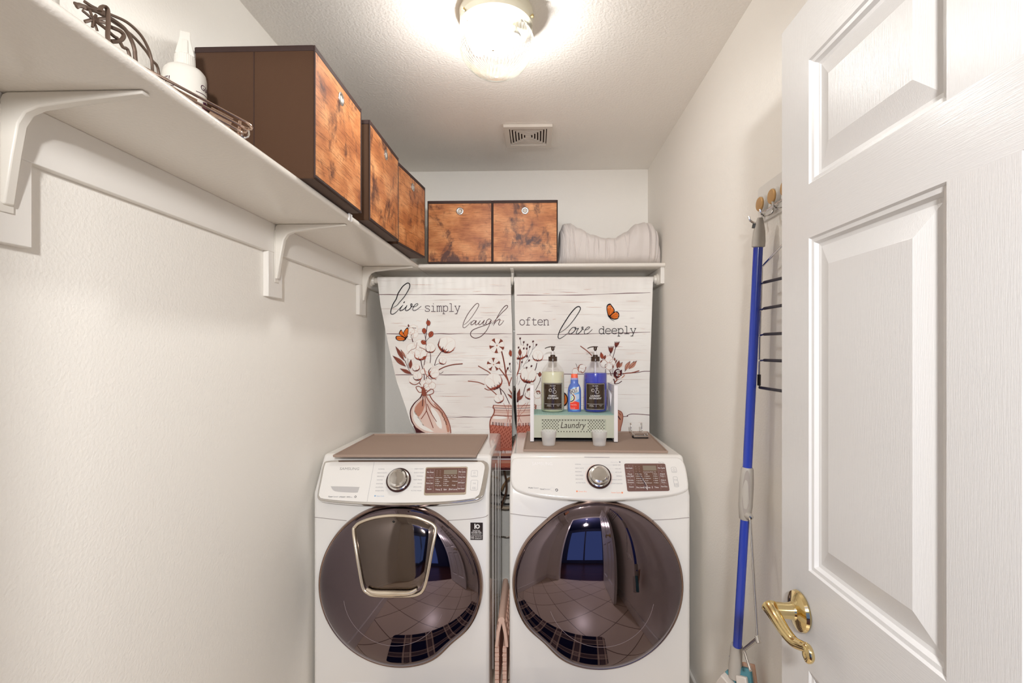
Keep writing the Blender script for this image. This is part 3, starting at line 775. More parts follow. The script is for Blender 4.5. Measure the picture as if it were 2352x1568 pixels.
class Art:
    def __init__(s, P): s.P = P
    def stem(s, pts, w=1.2, c='maroon', L=2): s.P.stroke(pts, w, K[c], L, smooth=5)
    def leaf(s, base, tip, w, c='brown', L=3, edge='maroon', bend=.0):
        b = Vector(base); t = Vector(tip); d = t - b; n = Vector((-d.y, d.x)).normalized()
        l = [b + d * k + n * (w * f + bend * math.sin(PI * k) * d.length) for k, f in ((0, 0), (.25, .36), (.5, .5), (.75, .3), (1, 0))]
        r = [b + d * k - n * (w * f - bend * math.sin(PI * k) * d.length) for k, f in ((1, 0), (.75, .3), (.5, .5), (.25, .36))]
        A = spline(l, 3); B = spline(r + [l[0]], 3)
        s.P.poly(A + B[1:-1], K[c], L)
        if edge: s.P.stroke([b, b + d * .5 + n * bend * d.length, t], .7, K[edge], L + 1, smooth=4); s.P.stroke(r + [l[0]], .6, K[edge], L + 1, smooth=3)
    def boll(s, c, r, ang, seed=0, dark='maroon', mid='red_brown', n=8, ry=.95):
        """cotton boll in profile: white ball, sepals fanned around the base; ang = direction of the stem (degrees, y down)"""
        rd = random.Random(seed); c = Vector(c)
        pts = []
        for k in range(20):
            t = 2 * PI * k / 20; pts.append((c.x + r * math.cos(t) * (1 + .05 * math.sin(3 * t + seed)), c.y + r * ry * math.sin(t) * (1 + .05 * math.cos(2 * t))))
        s.P.poly(spline(pts, 2, True), K['cotton'], 3)
        s.P.stroke(pts, .45, K['blush'], 4, closed=True)
        a0 = math.radians(ang); base = c + Vector((math.cos(a0), math.sin(a0))) * r * .95
        for q in (-.35, .3): s.P.stroke([base, c + Vector((math.cos(a0 + PI + q), math.sin(a0 + PI + q))) * r * .2, c + Vector((math.cos(a0 + PI + q * 1.6), math.sin(a0 + PI + q * 1.6))) * r * .8], .45, K['blush'], 4, smooth=3)
        for i in range(n):
            f = (i / (n - 1) - .5) * 2
            t = a0 + f * 1.75 + rd.uniform(-.12, .12)
            tip = c + Vector((math.cos(t), math.sin(t))) * r * (1.06 + rd.uniform(-.1, .14)) if abs(f) > .5 else c + Vector((math.cos(t), math.sin(t))) * r * rd.uniform(.45, .8)
            mid_ = c + Vector((math.cos(a0 + f * .95), math.sin(a0 + f * .95))) * r * (1.02 if abs(f) > .4 else .8)
            s.P.stroke([base, mid_, tip], (lambda u, w=max(1.3, r * .17): w * (1 - u) ** .7 + .3), K[dark if i % 2 else mid], 5, smooth=4)
        s.P.disc(base.x, base.y, max(.9, r * .14), K[dark], 6, 8)
    def pin(s, c, r, seed=0):
        """cotton flower from above: white lobes and brown sepals between them"""
        s.P.disc(c[0], c[1], r, K['cotton'], 3, 22)
        s.P.ring(c[0], c[1], r, .5, K['blush'], 4, n=22)
        for k in range(5):
            t = seed + 2 * PI * k / 5
            q = [(c[0] + r * a * math.cos(t + b), c[1] + r * a * math.sin(t + b)) for a, b in ((.3, 0), (.75, -.17), (1.0, -.24), (1.03, .05), (.98, .26), (.7, .16))]
            s.P.poly(spline(q, 2, True), K['brown'], 5); s.P.stroke([q[0], q[3]], .6, K['maroon'], 6, smooth=0)
            u = t + PI / 5; s.P.stroke([c, (c[0] + r * .5 * math.cos(u), c[1] + r * .5 * math.sin(u)), (c[0] + r * .85 * math.cos(u + .2), c[1] + r * .85 * math.sin(u + .2))], .4, K['blush'], 4, smooth=3)
        s.P.disc(c[0], c[1], r * .1, K['tan'], 6, 8)
    def lobes(s, cs, L=3):
        for x, y, r in cs:
            s.P.disc(x, y, r, K['cotton'], L, 18); s.P.ring(x, y, r, .55, K['tan'] if r < 9 else K['blush'], L + 1, n=18)
    def bud(s, c, r, ang=90, c1='red_brown'):
        a = math.radians(ang); d = Vector((math.cos(a), math.sin(a))); n = Vector((-d.y, d.x)); c = Vector(c)
        q = [c + d * r * u + n * r * v for u, v in ((-1.1, 0), (-.8, .55), (0, .85), (.8, .5), (1.15, 0), (.8, -.5), (0, -.85), (-.8, -.55))]
        s.P.poly(spline(q, 2, True), K[c1], 4); s.P.stroke(q, .7, K['maroon'], 5, closed=True); s.P.stroke([c - d * r * .7, c + d * r * .6], .8, K['maroon'], 5, smooth=0)
    def seed(s, c, ang):
        a = math.radians(ang); d = Vector((math.cos(a), math.sin(a))); n = Vector((-d.y, d.x)); c = Vector(c)
        s.P.poly([c - d * 3.6, c - d * 1 + n * 1.9, c + d * 2.6 + n * 1.5, c + d * 1.4, c + d * 3.4, c + d * 1.4 - n * .6, c + d * 2.6 - n * 1.5, c - d * 1 - n * 1.9], K['maroon'], 4)
    def butterfly(s, wings, veins, body):
        for w in wings:
            s.P.poly(spline(w, 3, True), K['ink'], 5)
            cx = sum(p[0] for p in w) / len(w); cy = sum(p[1] for p in w) / len(w)
            s.P.poly(spline([(cx + (p[0] - cx) * .78, cy + (p[1] - cy) * .78) for p in w], 3, True), K['orange'], 6)
        for v in veins: s.P.stroke(v, .55, K['ink'], 7, smooth=0)
        s.P.stroke(body, lambda t: 1.6 * (1 - t) + .6, K['ink'], 7, smooth=3)

def curtain(label, left, right, xr, seed, amp):
    """left/right: edge curves (y -> x in the reading grid); cloth hangs at depth CYY"""
    def edge(c, y):
        for (y0, x0), (y1, x1) in zip(c, c[1:]):
            if y <= y1:
                k = (y - y0) / (y1 - y0); return x0 + (x1 - x0) * k
        return c[-1][1]
    YT, YBT = 638.5, 1080.0
    def depth(px, py):
        k = min(1, max(0, (py - 640) / 60)); g = math.exp(-((py - 640) / 26.0) ** 2)
        w = amp * k * (math.sin(px * .052 + seed + .004 * (py - 640)) * .6 + .5 * math.sin(px * .021 + 1.7 * seed)) \
            + (.0026 if px > 985 else .0042) * g * math.sin(px * .34 + 2.0 * math.sin(px * .045)) * min(1, max(0, (py - 636) / 6)) \
            + .004 * k * noise.noise(Vector((px * .012, py * .009, seed)))
        return CYY - .002 + w - .010 * k * 0
    def fn(px, py, layer=0):
        Y = depth(px, py)
        p = at(px, py, Y)
        return Vector((p.x, p.y - .0005 * layer, p.z))
    mb = MB()
    NU, NV = 120, 150
    mb.grid(lambda u, v: (lambda py: fn(edge(left, py) + (edge(right, py) - edge(left, py)) * u, py))(YT + (YBT - YT) * v), NU, NV, 0)
    # the pocket: over the rod and down behind it
    def pocket(u, v):
        px = edge(left, YT) + (edge(right, YT) - edge(left, YT)) * u
        p = fn(px, YT); a = PI * v * 1.25
        r = RY - p.y
        zc = p.z
        yy = RY - r * math.cos(min(a, PI)); zz = zc + min(.0175, r) * math.sin(min(a, PI)) * .55 - (max(0, a - PI)) * .05
        return (p.x, yy, zz)
    mb.grid(pocket, NU, 10, 0)
    return mb, fn, label
mbL, fnL, labL = curtain('', [(636, 866), (700, 874), (740, 882), (800, 893.5), (875, 911), (930, 930), (970, 943), (995, 957), (1030, 985), (1080, 1018)], [(636, 1173), (700, 1174.5), (770, 1177), (900, 1176.5), (1080, 1174)], 0, 1.0, .0055)
mbR, fnR, labR = curtain('', [(636, 1181), (760, 1183), (900, 1185), (976, 1187.5), (1080, 1183)], [(636, 1500), (760, 1496), (875, 1492), (1080, 1491)], 0, 2.3, .0058)
PL = Print(mbL, fnL, sub=9, clip=(860, 1175.8)); PR = Print(mbR, fnR, sub=9, clip=(1187.0, 1493.5))
AL, AR = Art(PL), Art(PR)
# plank joints and fine streaks
for y, x0, k in ((676.5, 869, 0), (766.5, 888, .3), (860.5, 908, .2), (957.5, 982, 0)):
    n = 14; PL.stroke([(x0 + (1175 - x0) * i / n, y + random.uniform(-.5, .5) - (1.6 if i < 2 else 0) * 0) for i in range(n + 1)], lambda t: 1.2 + .5 * math.sin(17 * t), K['plank'], 1)
for y0, y1 in ((677.5, 671.5), (767.5, 762.5)):
    PR.stroke([(1182 + 313 * i / 12, y0 + (y1 - y0) * (max(0, i / 12 - .45) / .55) + random.uniform(-.3, .3)) for i in range(13)], lambda t: 1.2 + .5 * math.sin(17 * t), K['plank'], 1)
PR.stroke([(1188, 857.5), (1250, 858), (1330, 859), (1400, 858), (1440, 857), (1465, 855), (1478, 852.5), (1493, 852.3)], 1.5, K['plank'], 1)
PR.stroke([(1188, 957), (1300, 957), (1430, 956.3), (1440, 954), (1450, 950.5), (1470, 951), (1493, 953)], 1.5, K['plank'], 1)
rd = random.Random(4)
for P, x0, x1, ex in ((PL, 890, 1168, lambda y: 866 + max(0, y - 636) * .26), (PR, 1190, 1486, lambda y: 0)):
    for i in range(95):
        y = rd.uniform(652, 985); a = max(rd.uniform(x0, x1 - 10), ex(y) + 4); L = rd.uniform(6, 46) if rd.random() < .7 else rd.uniform(40, 110)
        b = min(a + L, x1)
        if b - a < 5: continue
        m = 5; P.stroke([(a + (b - a) * k / m, y + rd.uniform(-.5, .5)) for k in range(m + 1)], lambda t: .15 + .5 * math.sin(PI * t), rd.choice([K['blush'], K['shade'], K['shade'], K['blush'], K['lilac']] if rd.random() < .85 else [K['tan']]), 1, smooth=3)
# words
S7 = 7.35
script(PL, S7, 860, 630, [
 (.6, 1.5, [(300, 572), (345, 545), (390, 515), (425, 470), (500, 385), (560, 290), (596, 215), (596, 165), (568, 146), (530, 162), (470, 215), (400, 325), (372, 410), (318, 500), (285, 590), (276, 640), (285, 668), (320, 670), (365, 640), (405, 600), (445, 555), (480, 520)]),
 (1.0, 1.2, [(485, 515), (445, 570), (430, 600), (440, 614), (480, 600), (525, 560), (552, 520)]), (1.6, 1.0, [(492, 484), (514, 458)]),
 (1.0, 1.2, [(552, 520), (528, 580), (530, 610), (560, 610), (605, 575), (632, 530), (635, 500), (618, 500), (612, 530), (640, 545), (670, 540)]),
 (.8, .9, [(665, 552), (715, 530), (737, 505), (722, 492), (690, 510), (655, 560), (648, 595), (668, 612), (705, 602), (755, 565), (792, 535)])])
script(PL, S7, 860, 630, [
 (.5, .9, [(1510, 850), (1560, 815), (1640, 725), (1720, 605), (1760, 530), (1756, 496), (1728, 492), (1680, 535), (1590, 650), (1520, 780), (1496, 860), (1500, 895), (1528, 898), (1580, 855), (1640, 795)]),
 (.8, .9, [(1715, 785), (1680, 776), (1645, 805), (1628, 840), (1645, 852), (1685, 825), (1722, 780), (1704, 830), (1712, 852), (1745, 835), (1790, 780)]),
 (.8, .9, [(1790, 778), (1762, 825), (1765, 850), (1795, 842), (1840, 795), (1858, 772), (1835, 825), (1842, 850), (1868, 840), (1895, 805)]),
 (.8, .9, [(1970, 765), (1935, 750), (1900, 780), (1882, 825), (1900, 845), (1935, 825), (1975, 768)]),
 (.7, 1.1, [(1976, 766), (1935, 870), (1880, 965), (1800, 1045), (1710, 1076), (1645, 1050), (1622, 1000), (1660, 940), (1760, 895), (1880, 855), (1990, 810)]),
 (.6, 1.0, [(1985, 845), (2060, 750), (2150, 650), (2215, 590), (2250, 545), (2240, 524), (2205, 535), (2140, 610), (2070, 730), (2022, 830), (2008, 866)]),
 (.7, .9, [(2010, 855), (2050, 800), (2105, 755), (2122, 770), (2098, 830), (2108, 856), (2145, 835), (2184, 780)])], K['maroon'])
S8 = 7.127
script(PR, S8, 1180, 630, [
 (.6, 1.5, [(742, 962), (850, 890), (950, 785), (1040, 660), (1085, 580), (1086, 540), (1058, 526), (1010, 550), (930, 640), (840, 775), (765, 900), (728, 995), (730, 1040), (765, 1046), (830, 1005), (890, 955)]),
 (1.0, 1.1, [(1005, 866), (960, 872), (918, 915), (900, 955), (915, 974), (960, 960), (1005, 910), (1018, 872), (1000, 872), (1010, 895), (1062, 880)]),
 (1.0, 1.1, [(1062, 878), (1030, 935), (1022, 968), (1045, 974), (1090, 940), (1128, 890), (1132, 862), (1115, 864), (1116, 888), (1150, 905)]),
 (.8, .9, [(1160, 915), (1215, 895), (1243, 868), (1226, 858), (1190, 880), (1155, 930), (1158, 965), (1185, 974), (1235, 950), (1285, 900)])])
slab(PL, 'simply', 975, 715, 13.75, 12.9); slab(PR, 'often', 1192.4, 746.3, 13.8, 12.4); slab(PR, 'deeply', 1374.8, 766.8, 14.4, 12.4, -.13, w=1.35, mi=K['ink'])

# left bouquet
def B(x, y): return (890 + x / 5.6, 720 + y / 5.6)
def Bs(*p): return [B(*q) for q in p]
for p, w in (((( 515, 65), (512, 150), (500, 240), (492, 330), (498, 440), (482, 590), (466, 690)), 1.5), (((470, 250), (485, 300), (492, 340)), .9), (((545, 300), (505, 345), (490, 380)), .9),
             (((552, 510), (556, 570), (548, 635)), 1.4), (((708, 470), (660, 535), (628, 590), (605, 665)), 1.5), (((430, 600), (445, 680), (470, 770), (475, 865)), 1.8), (((700, 650), (655, 645), (605, 668)), .9),
             (((510, 800), (495, 840)), 1.6), (((405, 885), (440, 930), (455, 960)), 1.6), (((215, 590), (245, 650), (275, 720), (310, 780)), .9), (((260, 570), (265, 640), (270, 700)), .8), (((235, 600), (240, 640), (262, 690)), .8), (((318, 325), (328, 368)), 1.9)):
    AL.stem(Bs(*p), w)
for b_, t_, w, c in (((218, 605), (105, 420), 8.5, 'brown'), ((238, 680), (68, 540), 10, 'brown'), ((312, 776), (162, 705), 8, 'brown'), ((292, 712), (305, 588), 8, 'brown'), ((240, 575), (172, 460), 5, 'tan')):
    AL.leaf(B(*b_), B(*t_), w, c)
AL.stem(Bs((660, 722), (745, 682), (850, 655), (968, 645)), 2.4, 'brown'); AL.stem(Bs((660, 726), (745, 686), (850, 660), (960, 650)), .7, 'maroon', 3); AL.stem(Bs((662, 765), (690, 768), (718, 745)), 1.1)
for x, y, r, a in ((527, 120, 31, 80), (473, 222, 31, 85), (560, 266, 36, 115), (466, 370, 32, 30)): AL.bud(B(x, y), r / 5.6, a)
AL.lobes([(*B(335, 200), 10), (*B(345, 260), 9), (*B(292, 290), 8), (*B(305, 225), 8)]); AL.leaf(B(318, 325), B(312, 265), 5); AL.leaf(B(372, 185), B(318, 180), 4); AL.leaf(B(275, 175), B(270, 135), 3.5)
AL.lobes([(*B(310, 445), 11), (*B(420, 405), 13), (*B(300, 535), 10), (*B(375, 470), 12)])
AL.stem(Bs((260, 520), (300, 470), (365, 440), (380, 370)), .9, 'brown', 5); AL.stem(Bs((410, 430), (460, 450), (498, 470)), 1.1, 'brown', 5)
AL.boll(B(425, 520), 14, 95, 1, n=7); AL.leaf(B(455, 595), B(495, 545), 7, 'red_brown', 5)
AL.boll(B(552, 445), 10.5, 90, 2, 'maroon', 'red_brown', 6, 1.2)
AL.boll(B(765, 395), 19, 120, 3, n=12); AL.boll(B(712, 605), 8.5, 110, 4, n=6)
AL.boll(B(365, 692), 8.5, 70, 5, n=6); AL.lobes([(*B(525, 690), 10.5), (*B(455, 745), 6)])
AL.boll(B(597, 762), 12, 150, 6, n=6); AL.stem(Bs((470, 700), (490, 770), (520, 805), (560, 740)), 1.4, 'red_brown', 5); AL.stem(Bs((520, 805), (545, 838), (600, 836), (630, 850)), 1.2, 'brown', 5)
AL.boll(B(388, 800), 10.5, 80, 7, n=6); AL.lobes([(*B(328, 845), 9)]); AL.stem(Bs((285, 880), (320, 905), (360, 912), (410, 885), (430, 840)), 1.8, 'brown', 5)
AL.lobes([(*B(480, 905), 9), (*B(530, 870), 7), (*B(575, 925), 8)]); AL.boll(B(515, 940), 9.5, 150, 8, n=5)
AL.butterfly([Bs((105, 300), (125, 285), (180, 290), (240, 320), (220, 345), (150, 350), (112, 330)), Bs((148, 260), (175, 205), (200, 240), (245, 315), (200, 300)), Bs((205, 250), (240, 190), (265, 180), (272, 230), (255, 300), (240, 318))],
             [Bs((115, 315), (235, 322)), Bs((160, 265), (240, 315)), Bs((185, 235), (242, 312)), Bs((235, 215), (245, 312)), Bs((260, 220), (247, 312))], Bs((262, 290), (235, 325), (200, 362)))
# bag vase
bag = Bs((450, 950), (445, 1030), (420, 1085), (350, 1150), (305, 1220), (294, 1290), (312, 1380), (350, 1450), (378, 1535), (600, 1535), (815, 1535), (800, 1450), (770, 1350), (720, 1270), (650, 1200), (580, 1140), (530, 1080), (492, 1020), (480, 960))
PL.poly(spline(bag, 2, True), K['blush'], 2)
PL.poly(spline(Bs((300, 1290), (320, 1380), (370, 1460), (470, 1530), (390, 1535), (350, 1450), (310, 1380)), 2, True), K['brown'], 3)
PL.poly(spline(Bs((345, 1250), (350, 1330), (400, 1400), (470, 1440), (600, 1520), (480, 1500), (380, 1430), (330, 1340)), 2, True), K['cotton'], 4)
PL.poly(spline(Bs((360, 1200), (430, 1120), (470, 1100), (480, 1180), (440, 1280), (390, 1330), (352, 1290)), 2, True), K['tan'], 3)
PL.poly(spline(Bs((560, 1200), (640, 1270), (690, 1380), (700, 1480), (640, 1440), (580, 1300)), 2, True), K['cotton'], 4)
PL.poly(spline(Bs((600, 1150), (700, 1250), (770, 1370), (800, 1500), (770, 1520), (745, 1400), (690, 1290), (620, 1200)), 2, True), K['tan'], 3)
PL.poly(Bs((330, 1440), (420, 1500), (500, 1536), (378, 1536)), K['maroon'], 5)
for p, w, c in (((( 450, 950), (445, 1030), (420, 1085), (350, 1150), (305, 1220), (294, 1290), (312, 1380), (350, 1450), (378, 1535)), 2.4, 'maroon'), (((490, 1045), (530, 1120), (590, 1190), (680, 1245)), 1.8, 'brown'), (((540, 1040), (580, 1110), (650, 1180), (720, 1260), (775, 1360), (805, 1450), (815, 1535)), 2.2, 'brown'),
                (((420, 1090), (360, 1160), (335, 1240), (345, 1330)), 1.6, 'cotton'), (((460, 1050), (455, 1120), (450, 1190)), 1.7, 'maroon'), (((480, 1050), (500, 1200), (500, 1250), (465, 1310), (432, 1355)), 1.6, 'brown'), (((500, 1240), (540, 1340), (590, 1470)), 1.7, 'brown'), (((510, 1160), (560, 1270), (632, 1390)), 1.5, 'brown'), (((490, 1010), (460, 980), (440, 940)), 3.2, 'brown')):
    PL.stroke(Bs(*p), w, K[c], 5, smooth=5)
PL.stroke(Bs((455, 1000), (410, 1010), (375, 965), (372, 940), (410, 935), (440, 960)), 1.7, K['brown'], 6, closed=True); PL.stroke(Bs((490, 1040), (540, 1042), (590, 1020), (590, 980), (555, 972), (515, 1005)), 1.7, K['brown'], 6, closed=True)
PL.poly(spline(Bs((440, 985), (462, 950), (500, 1010), (500, 1055), (450, 1055)), 2, True), K['brown'], 6)
for i in range(12): PL.disc(*B(690 + i * 6.5 + rd.uniform(-6, 6), 1260 + i * 15), 1.1, K['ink'], 6, 6)

# centre arrangement (shared by the two curtains)
def Cc(x, y): return (1060 + x / 6.535, 760 + y / 6.535)
def Cs(*p): return [Cc(*q) for q in p]
for P, A in ((PL, AL), (PR, AR)):
    A.stem(Cs((600, 300), (625, 400), (648, 520), (665, 640), (695, 730), (720, 825)), 3.0, 'brown'); A.stem(Cs((604, 300), (632, 420), (668, 640)), .8, 'maroon', 3)
    A.stem(Cs((565, 555), (640, 650), (690, 730), (718, 800)), 2.6, 'brown'); A.stem(Cs((690, 560), (672, 610), (665, 650)), 2.4, 'brown'); A.stem(Cs((755, 690), (730, 760), (718, 810)), 2.0, 'brown')
    A.pin(Cc(532, 218), 17, .4); A.pin(Cc(482, 502), 15, .9)
    A.stem(Cs((250, 522), (340, 575), (395, 605), (435, 638)), 2.1, 'brown'); A.stem(Cs((97, 750), (210, 762), (280, 778), (345, 805)), 2.0, 'brown'); A.stem(Cs((345, 860), (400, 885), (450, 888), (530, 958)), 2.0, 'brown')
    A.boll(Cc(480, 750), 19, 62, 11, n=13); A.stem(Cs((560, 840), (600, 880), (650, 940), (720, 1090)), 1.6); A.stem(Cs((578, 860), (600, 965)), 2.2, 'maroon')
    A.boll(Cc(562, 1010), 10.5, 65, 12, n=6)
    A.boll(Cc(868, 310), 17, 90, 13, n=8); A.leaf(Cc(880, 375), Cc(878, 262), 8, 'brown', 6); A.leaf(Cc(745, 385), Cc(730, 280), 8, 'red_brown', 6)
    A.stem(Cs((880, 390), (875, 480), (860, 580), (815, 705)), 2.6, 'brown')
    A.boll(Cc(1146, 375), 11.5, 95, 14, 'maroon', 'red_brown', 6, 1.25); A.stem(Cs((1132, 478), (1120, 540), (1100, 592)), 1.7)
    for x, y in ((880, 110), (935, 165), (990, 205), (1075, 155), (1125, 205), (1025, 235), (980, 262), (935, 260), (857, 245), (985, 380), (1015, 440), (908, 465), (978, 550), (1050, 525), (725, 490), (697, 555)):
        A.seed(Cc(x, y), -80 if x < 1000 else -60)
    for p in (((880, 130), (895, 200), (908, 245)), ((935, 185), (915, 240)), ((990, 225), (960, 300), (935, 380), (900, 500), (880, 580)), ((1075, 175), (1068, 270), (1010, 390), (960, 470), (920, 540)), ((1125, 215), (1068, 280)), ((1025, 250), (1000, 330), (985, 380)), ((1015, 445), (960, 490)), ((978, 555), (925, 555)), ((725, 505), (745, 625)), ((700, 570), (740, 620)), ((810, 420), (850, 500)), ((840, 680), (830, 800)), ((880, 740), (850, 810))):
        A.stem(Cs(*p), .7, 'soft_ink')
    A.boll(Cc(1005, 660), 18, 100, 15, n=13); A.stem(Cs((972, 795), (945, 870), (925, 960)), 1.5)
    A.leaf(Cc(1175, 690), Cc(1178, 610), 8, 'brown'); A.stem(Cs((1185, 700), (1175, 760), (1110, 890)), 1.2)
    for t_, w, c in (((688, 940), 6, 'red_brown'), ((705, 862), 5, 'tan'), ((876, 862), 8, 'brown'), ((935, 955), 7, 'brown'), ((800, 905), 5, 'red_brown'), ((745, 930), 6, 'brown'), ((770, 860), 6, 'cotton'), ((830, 880), 7, 'cotton')):
        A.leaf(Cc(835, 1050), Cc(*t_), w, c, 4)
    P.disc(*Cc(838, 1050), 3, K['maroon'], 7, 10)
    A.boll(Cc(1022, 955), 10.5, 110, 16, n=6); A.leaf(Cc(985, 920), Cc(1028, 850), 7, 'brown'); A.leaf(Cc(1185, 940), Cc(1122, 895), 9, 'brown'); A.lobes([(*Cc(1140, 960), 8), (*Cc(1150, 1060), 9)])
    # jar
    jar = Cs((480, 1108), (474, 1150), (492, 1170), (488, 1232), (440, 1320), (425, 1395), (428, 1480), (440, 1600), (450, 1960), (1165, 1960), (1180, 1600), (1190, 1395), (1160, 1310), (1112, 1232), (1108, 1170), (1125, 1150), (1118, 1108))
    P.poly(jar, K['blush'], 2)
    P.poly(Cs((428, 1400), (700, 1425), (1190, 1400), (1182, 1500), (1175, 1800), (440, 1800)), K['burlap'], 3)
    P.poly(spline(Cs((470, 1300), (520, 1270), (600, 1270), (690, 1300), (600, 1320), (480, 1315)), 2, True), K['cotton'], 3)
    for y, w, c in ((1112, 1.4, 'brown'), (1150, 1.1, 'maroon'), (1156, .8, 'cotton'), (1185, .9, 'brown'), (1212, .9, 'tan'), (1262, 2.0, 'brown')):
        P.stroke(Cs((482, y), (640, y + 10), (800, y + 12), (1000, y + 2), (1115, y - 8)), w, K[c], 4, smooth=4)
    for p in (((484, 1108), (475, 1150), (492, 1172), (486, 1236), (438, 1322), (426, 1400), (430, 1480), (440, 1600)), ((1118, 1108), (1112, 1232), (1160, 1310), (1190, 1400))):
        P.stroke(Cs(*p), 2.6, K['brown'], 4, smooth=4)
    for p in (((632, 1085), (680, 1190), (700, 1280), (735, 1370)), ((700, 1100), (705, 1200), (690, 1370)), ((720, 1090), (770, 1200), (750, 1290), (722, 1370)), ((850, 1080), (855, 1200), (850, 1370)), ((970, 1080), (905, 1140), (865, 1230), (870, 1300), (900, 1370)), ((1000, 1070), (940, 1200), (880, 1260), (850, 1370))):
        P.stroke(Cs(*p), .9, K['burlap'], 3, smooth=4)
    for i in range(60):
        x = 440 + i * 12.3; y = 1398 + 22 * math.sin(PI * i / 60)
        P.stroke(Cs((x, y + 12), (x + rd.uniform(-6, 6), y - 38)), 1.1, K[rd.choice(['burlap', 'blush', 'maroon', 'lilac', 'burlap_light'])], 4, smooth=0)
    for r in range(19):                                  # woven burlap
        y = 1432 + r * 17
        for i in range(34):
            x = 440 + i * 21.6 + (r % 2) * 10.8
            if x > 1170: continue
            if P is PL and x > 770 or P is PR and x < 760: continue
            P.rect(*(Cc(x, 0)[0], Cc(x + 10, 0)[0]), *(Cc(0, y)[1], Cc(0, y + 8)[1]), K['burlap_light' if (i + r) % 3 else 'maroon'], 4)
    for i in range(46):
        x = 445 + i * 16; P.stroke(Cs((x, 1790), (x + rd.uniform(-8, 8), 1835)), 1.2, K[rd.choice(['burlap', 'blush', 'maroon', 'lilac'])], 4, smooth=0)
    # painted table edge below the jar
    x0, x1 = (1050, 1176) if P is PL else (1186, 1492)
    for y0, y1, c in ((1040.5, 1046.5, 'tan'), (1047, 1052, 'maroon'), (1052.5, 1056, 'lilac'), (1056, 1074, 'burlap'), (1058, 1063, 'tan'), (1072, 1079, 'maroon')):
        P.rect(x0, x1, y0, y1, K[c], 5 if c == 'tan' else 4)
# right arrangement
def E(x, y): return (1300 + x / 7.13, 780 + y / 7.13)
def Es(*p): return [E(*q) for q in p]
AR.stem(Es((235, 102), (290, 142), (335, 175), (380, 215), (425, 262)), 2.0, 'brown')
for p, w in ((((722, 225), (720, 268)), 1.2), (((815, 118), (790, 210), (765, 300), (745, 322)), 1.3), (((650, 480), (648, 540)), 1.4), (((700, 480), (735, 570), (740, 630)), 1.1), (((740, 480), (730, 570), (745, 630)), .9), (((770, 470), (755, 560), (740, 630)), 1.1),
             (((960, 520), (1040, 430), (1115, 350)), 1.2), (((780, 640), (795, 690), (800, 725)), 2.6), (((800, 722), (860, 712), (915, 675)), 1.6)): AR.stem(Es(*p), w)
AR.stem(Es((930, 560), (990, 548), (1080, 540), (1200, 507)), 2.4, 'brown'); AR.stem(Es((960, 575), (930, 610), (860, 640), (800, 690)), 2.2, 'tan', 3)
for c, w, h, lean in (((735, 165), 11, 16, 0), ((828, 78), 10, 13, 6)):
    x, y = E(*c)
    for k in (-1, -.35, .35, 1): AR.leaf((x - lean * .3, y + h * .55), (x + k * w * .55 + lean * .3, y - h * .55), 3.6, 'brown' if abs(k) > .5 else 'red_brown', 4)
for b_, t_, w, c in (((600, 320), (570, 200), 8, 'red_brown'), ((620, 325), (648, 250), 6, 'brown'), ((555, 380), (600, 330), 3, 'brown'), ((640, 460), (660, 395), 6, 'brown'), ((765, 470), (772, 415), 4, 'brown'), ((800, 350), (795, 290), 4, 'brown'), ((805, 385), (835, 325), 3, 'brown'),
                     ((840, 470), (872, 340), 9, 'brown'), ((870, 460), (925, 365), 6, 'tan'), ((965, 500), (1052, 350), 10, 'tan'), ((1030, 480), (1160, 345), 10, 'tan')): AR.leaf(E(*b_), E(*t_), w, c)
AR.lobes([(*E(705, 320), 8.5), (*E(620, 395), 8.5), (*E(765, 365), 7), (*E(708, 430), 8.5)])
for t_, w, c in (((915, 490), 13, 'maroon'), ((880, 480), 9, 'cotton'), ((800, 500), 10, 'maroon'), ((940, 560), 9, 'cotton'), ((900, 520), 9, 'red_brown')): AR.leaf(E(825, 640), E(*t_), w, c, 4)
AR.stem(Es((785, 585), (785, 540), (820, 495), (865, 480)), 2.4, 'maroon', 5); AR.stem(Es((780, 590), (830, 650), (800, 700)), 2, 'brown', 5)
AR.boll(E(262, 470), 9.5, 190, 21, 'brown', 'tan', 6); AR.stem(Es((190, 460), (160, 390)), .9); AR.stem(Es((190, 460), (120, 470)), .7, 'tan')
AR.stem(Es((235, 510), (275, 540), (310, 500), (325, 445)), 1.5, 'brown', 5)
AR.lobes([(*E(150, 520), 7), (*E(700, 640), 9)])
PR.poly(spline(Es((760, 1150), (850, 1150), (905, 1180), (932, 1240), (925, 1330), (900, 1430), (888, 1510), (760, 1510)), 2, True), K['tan'], 2)
PR.stroke(Es((845, 1150), (905, 1180), (932, 1240), (925, 1330), (900, 1430), (888, 1500)), 1.5, K['brown'], 3); PR.stroke(Es((840, 1240), (865, 1270), (890, 1310)), 2.2, K['maroon'], 3); PR.stroke(Es((860, 1190), (900, 1235)), 1.4, K['brown'], 3, smooth=0)
AR.leaf(E(680, 1100), E(676, 800), 5, 'maroon'); AR.leaf(E(672, 1000), E(690, 860), 4, 'brown')
def Dd(*p): return [(1180 + q[0] / 7.127, 630 + q[1] / 7.127) for q in p]
AR.butterfly([Dd((1545, 690), (1520, 580), (1525, 505), (1575, 477), (1605, 510), (1650, 580), (1630, 640), (1575, 690)), Dd((1560, 695), (1640, 615), (1700, 610), (1728, 660), (1710, 720), (1650, 740), (1600, 725))],
             [Dd((1560, 685), (1545, 560)), Dd((1562, 685), (1580, 530)), Dd((1568, 685), (1620, 600)), Dd((1572, 700), (1700, 640)), Dd((1572, 700), (1715, 680)), Dd((1572, 700), (1690, 725))], Dd((1548, 682), (1590, 730), (1645, 765)))
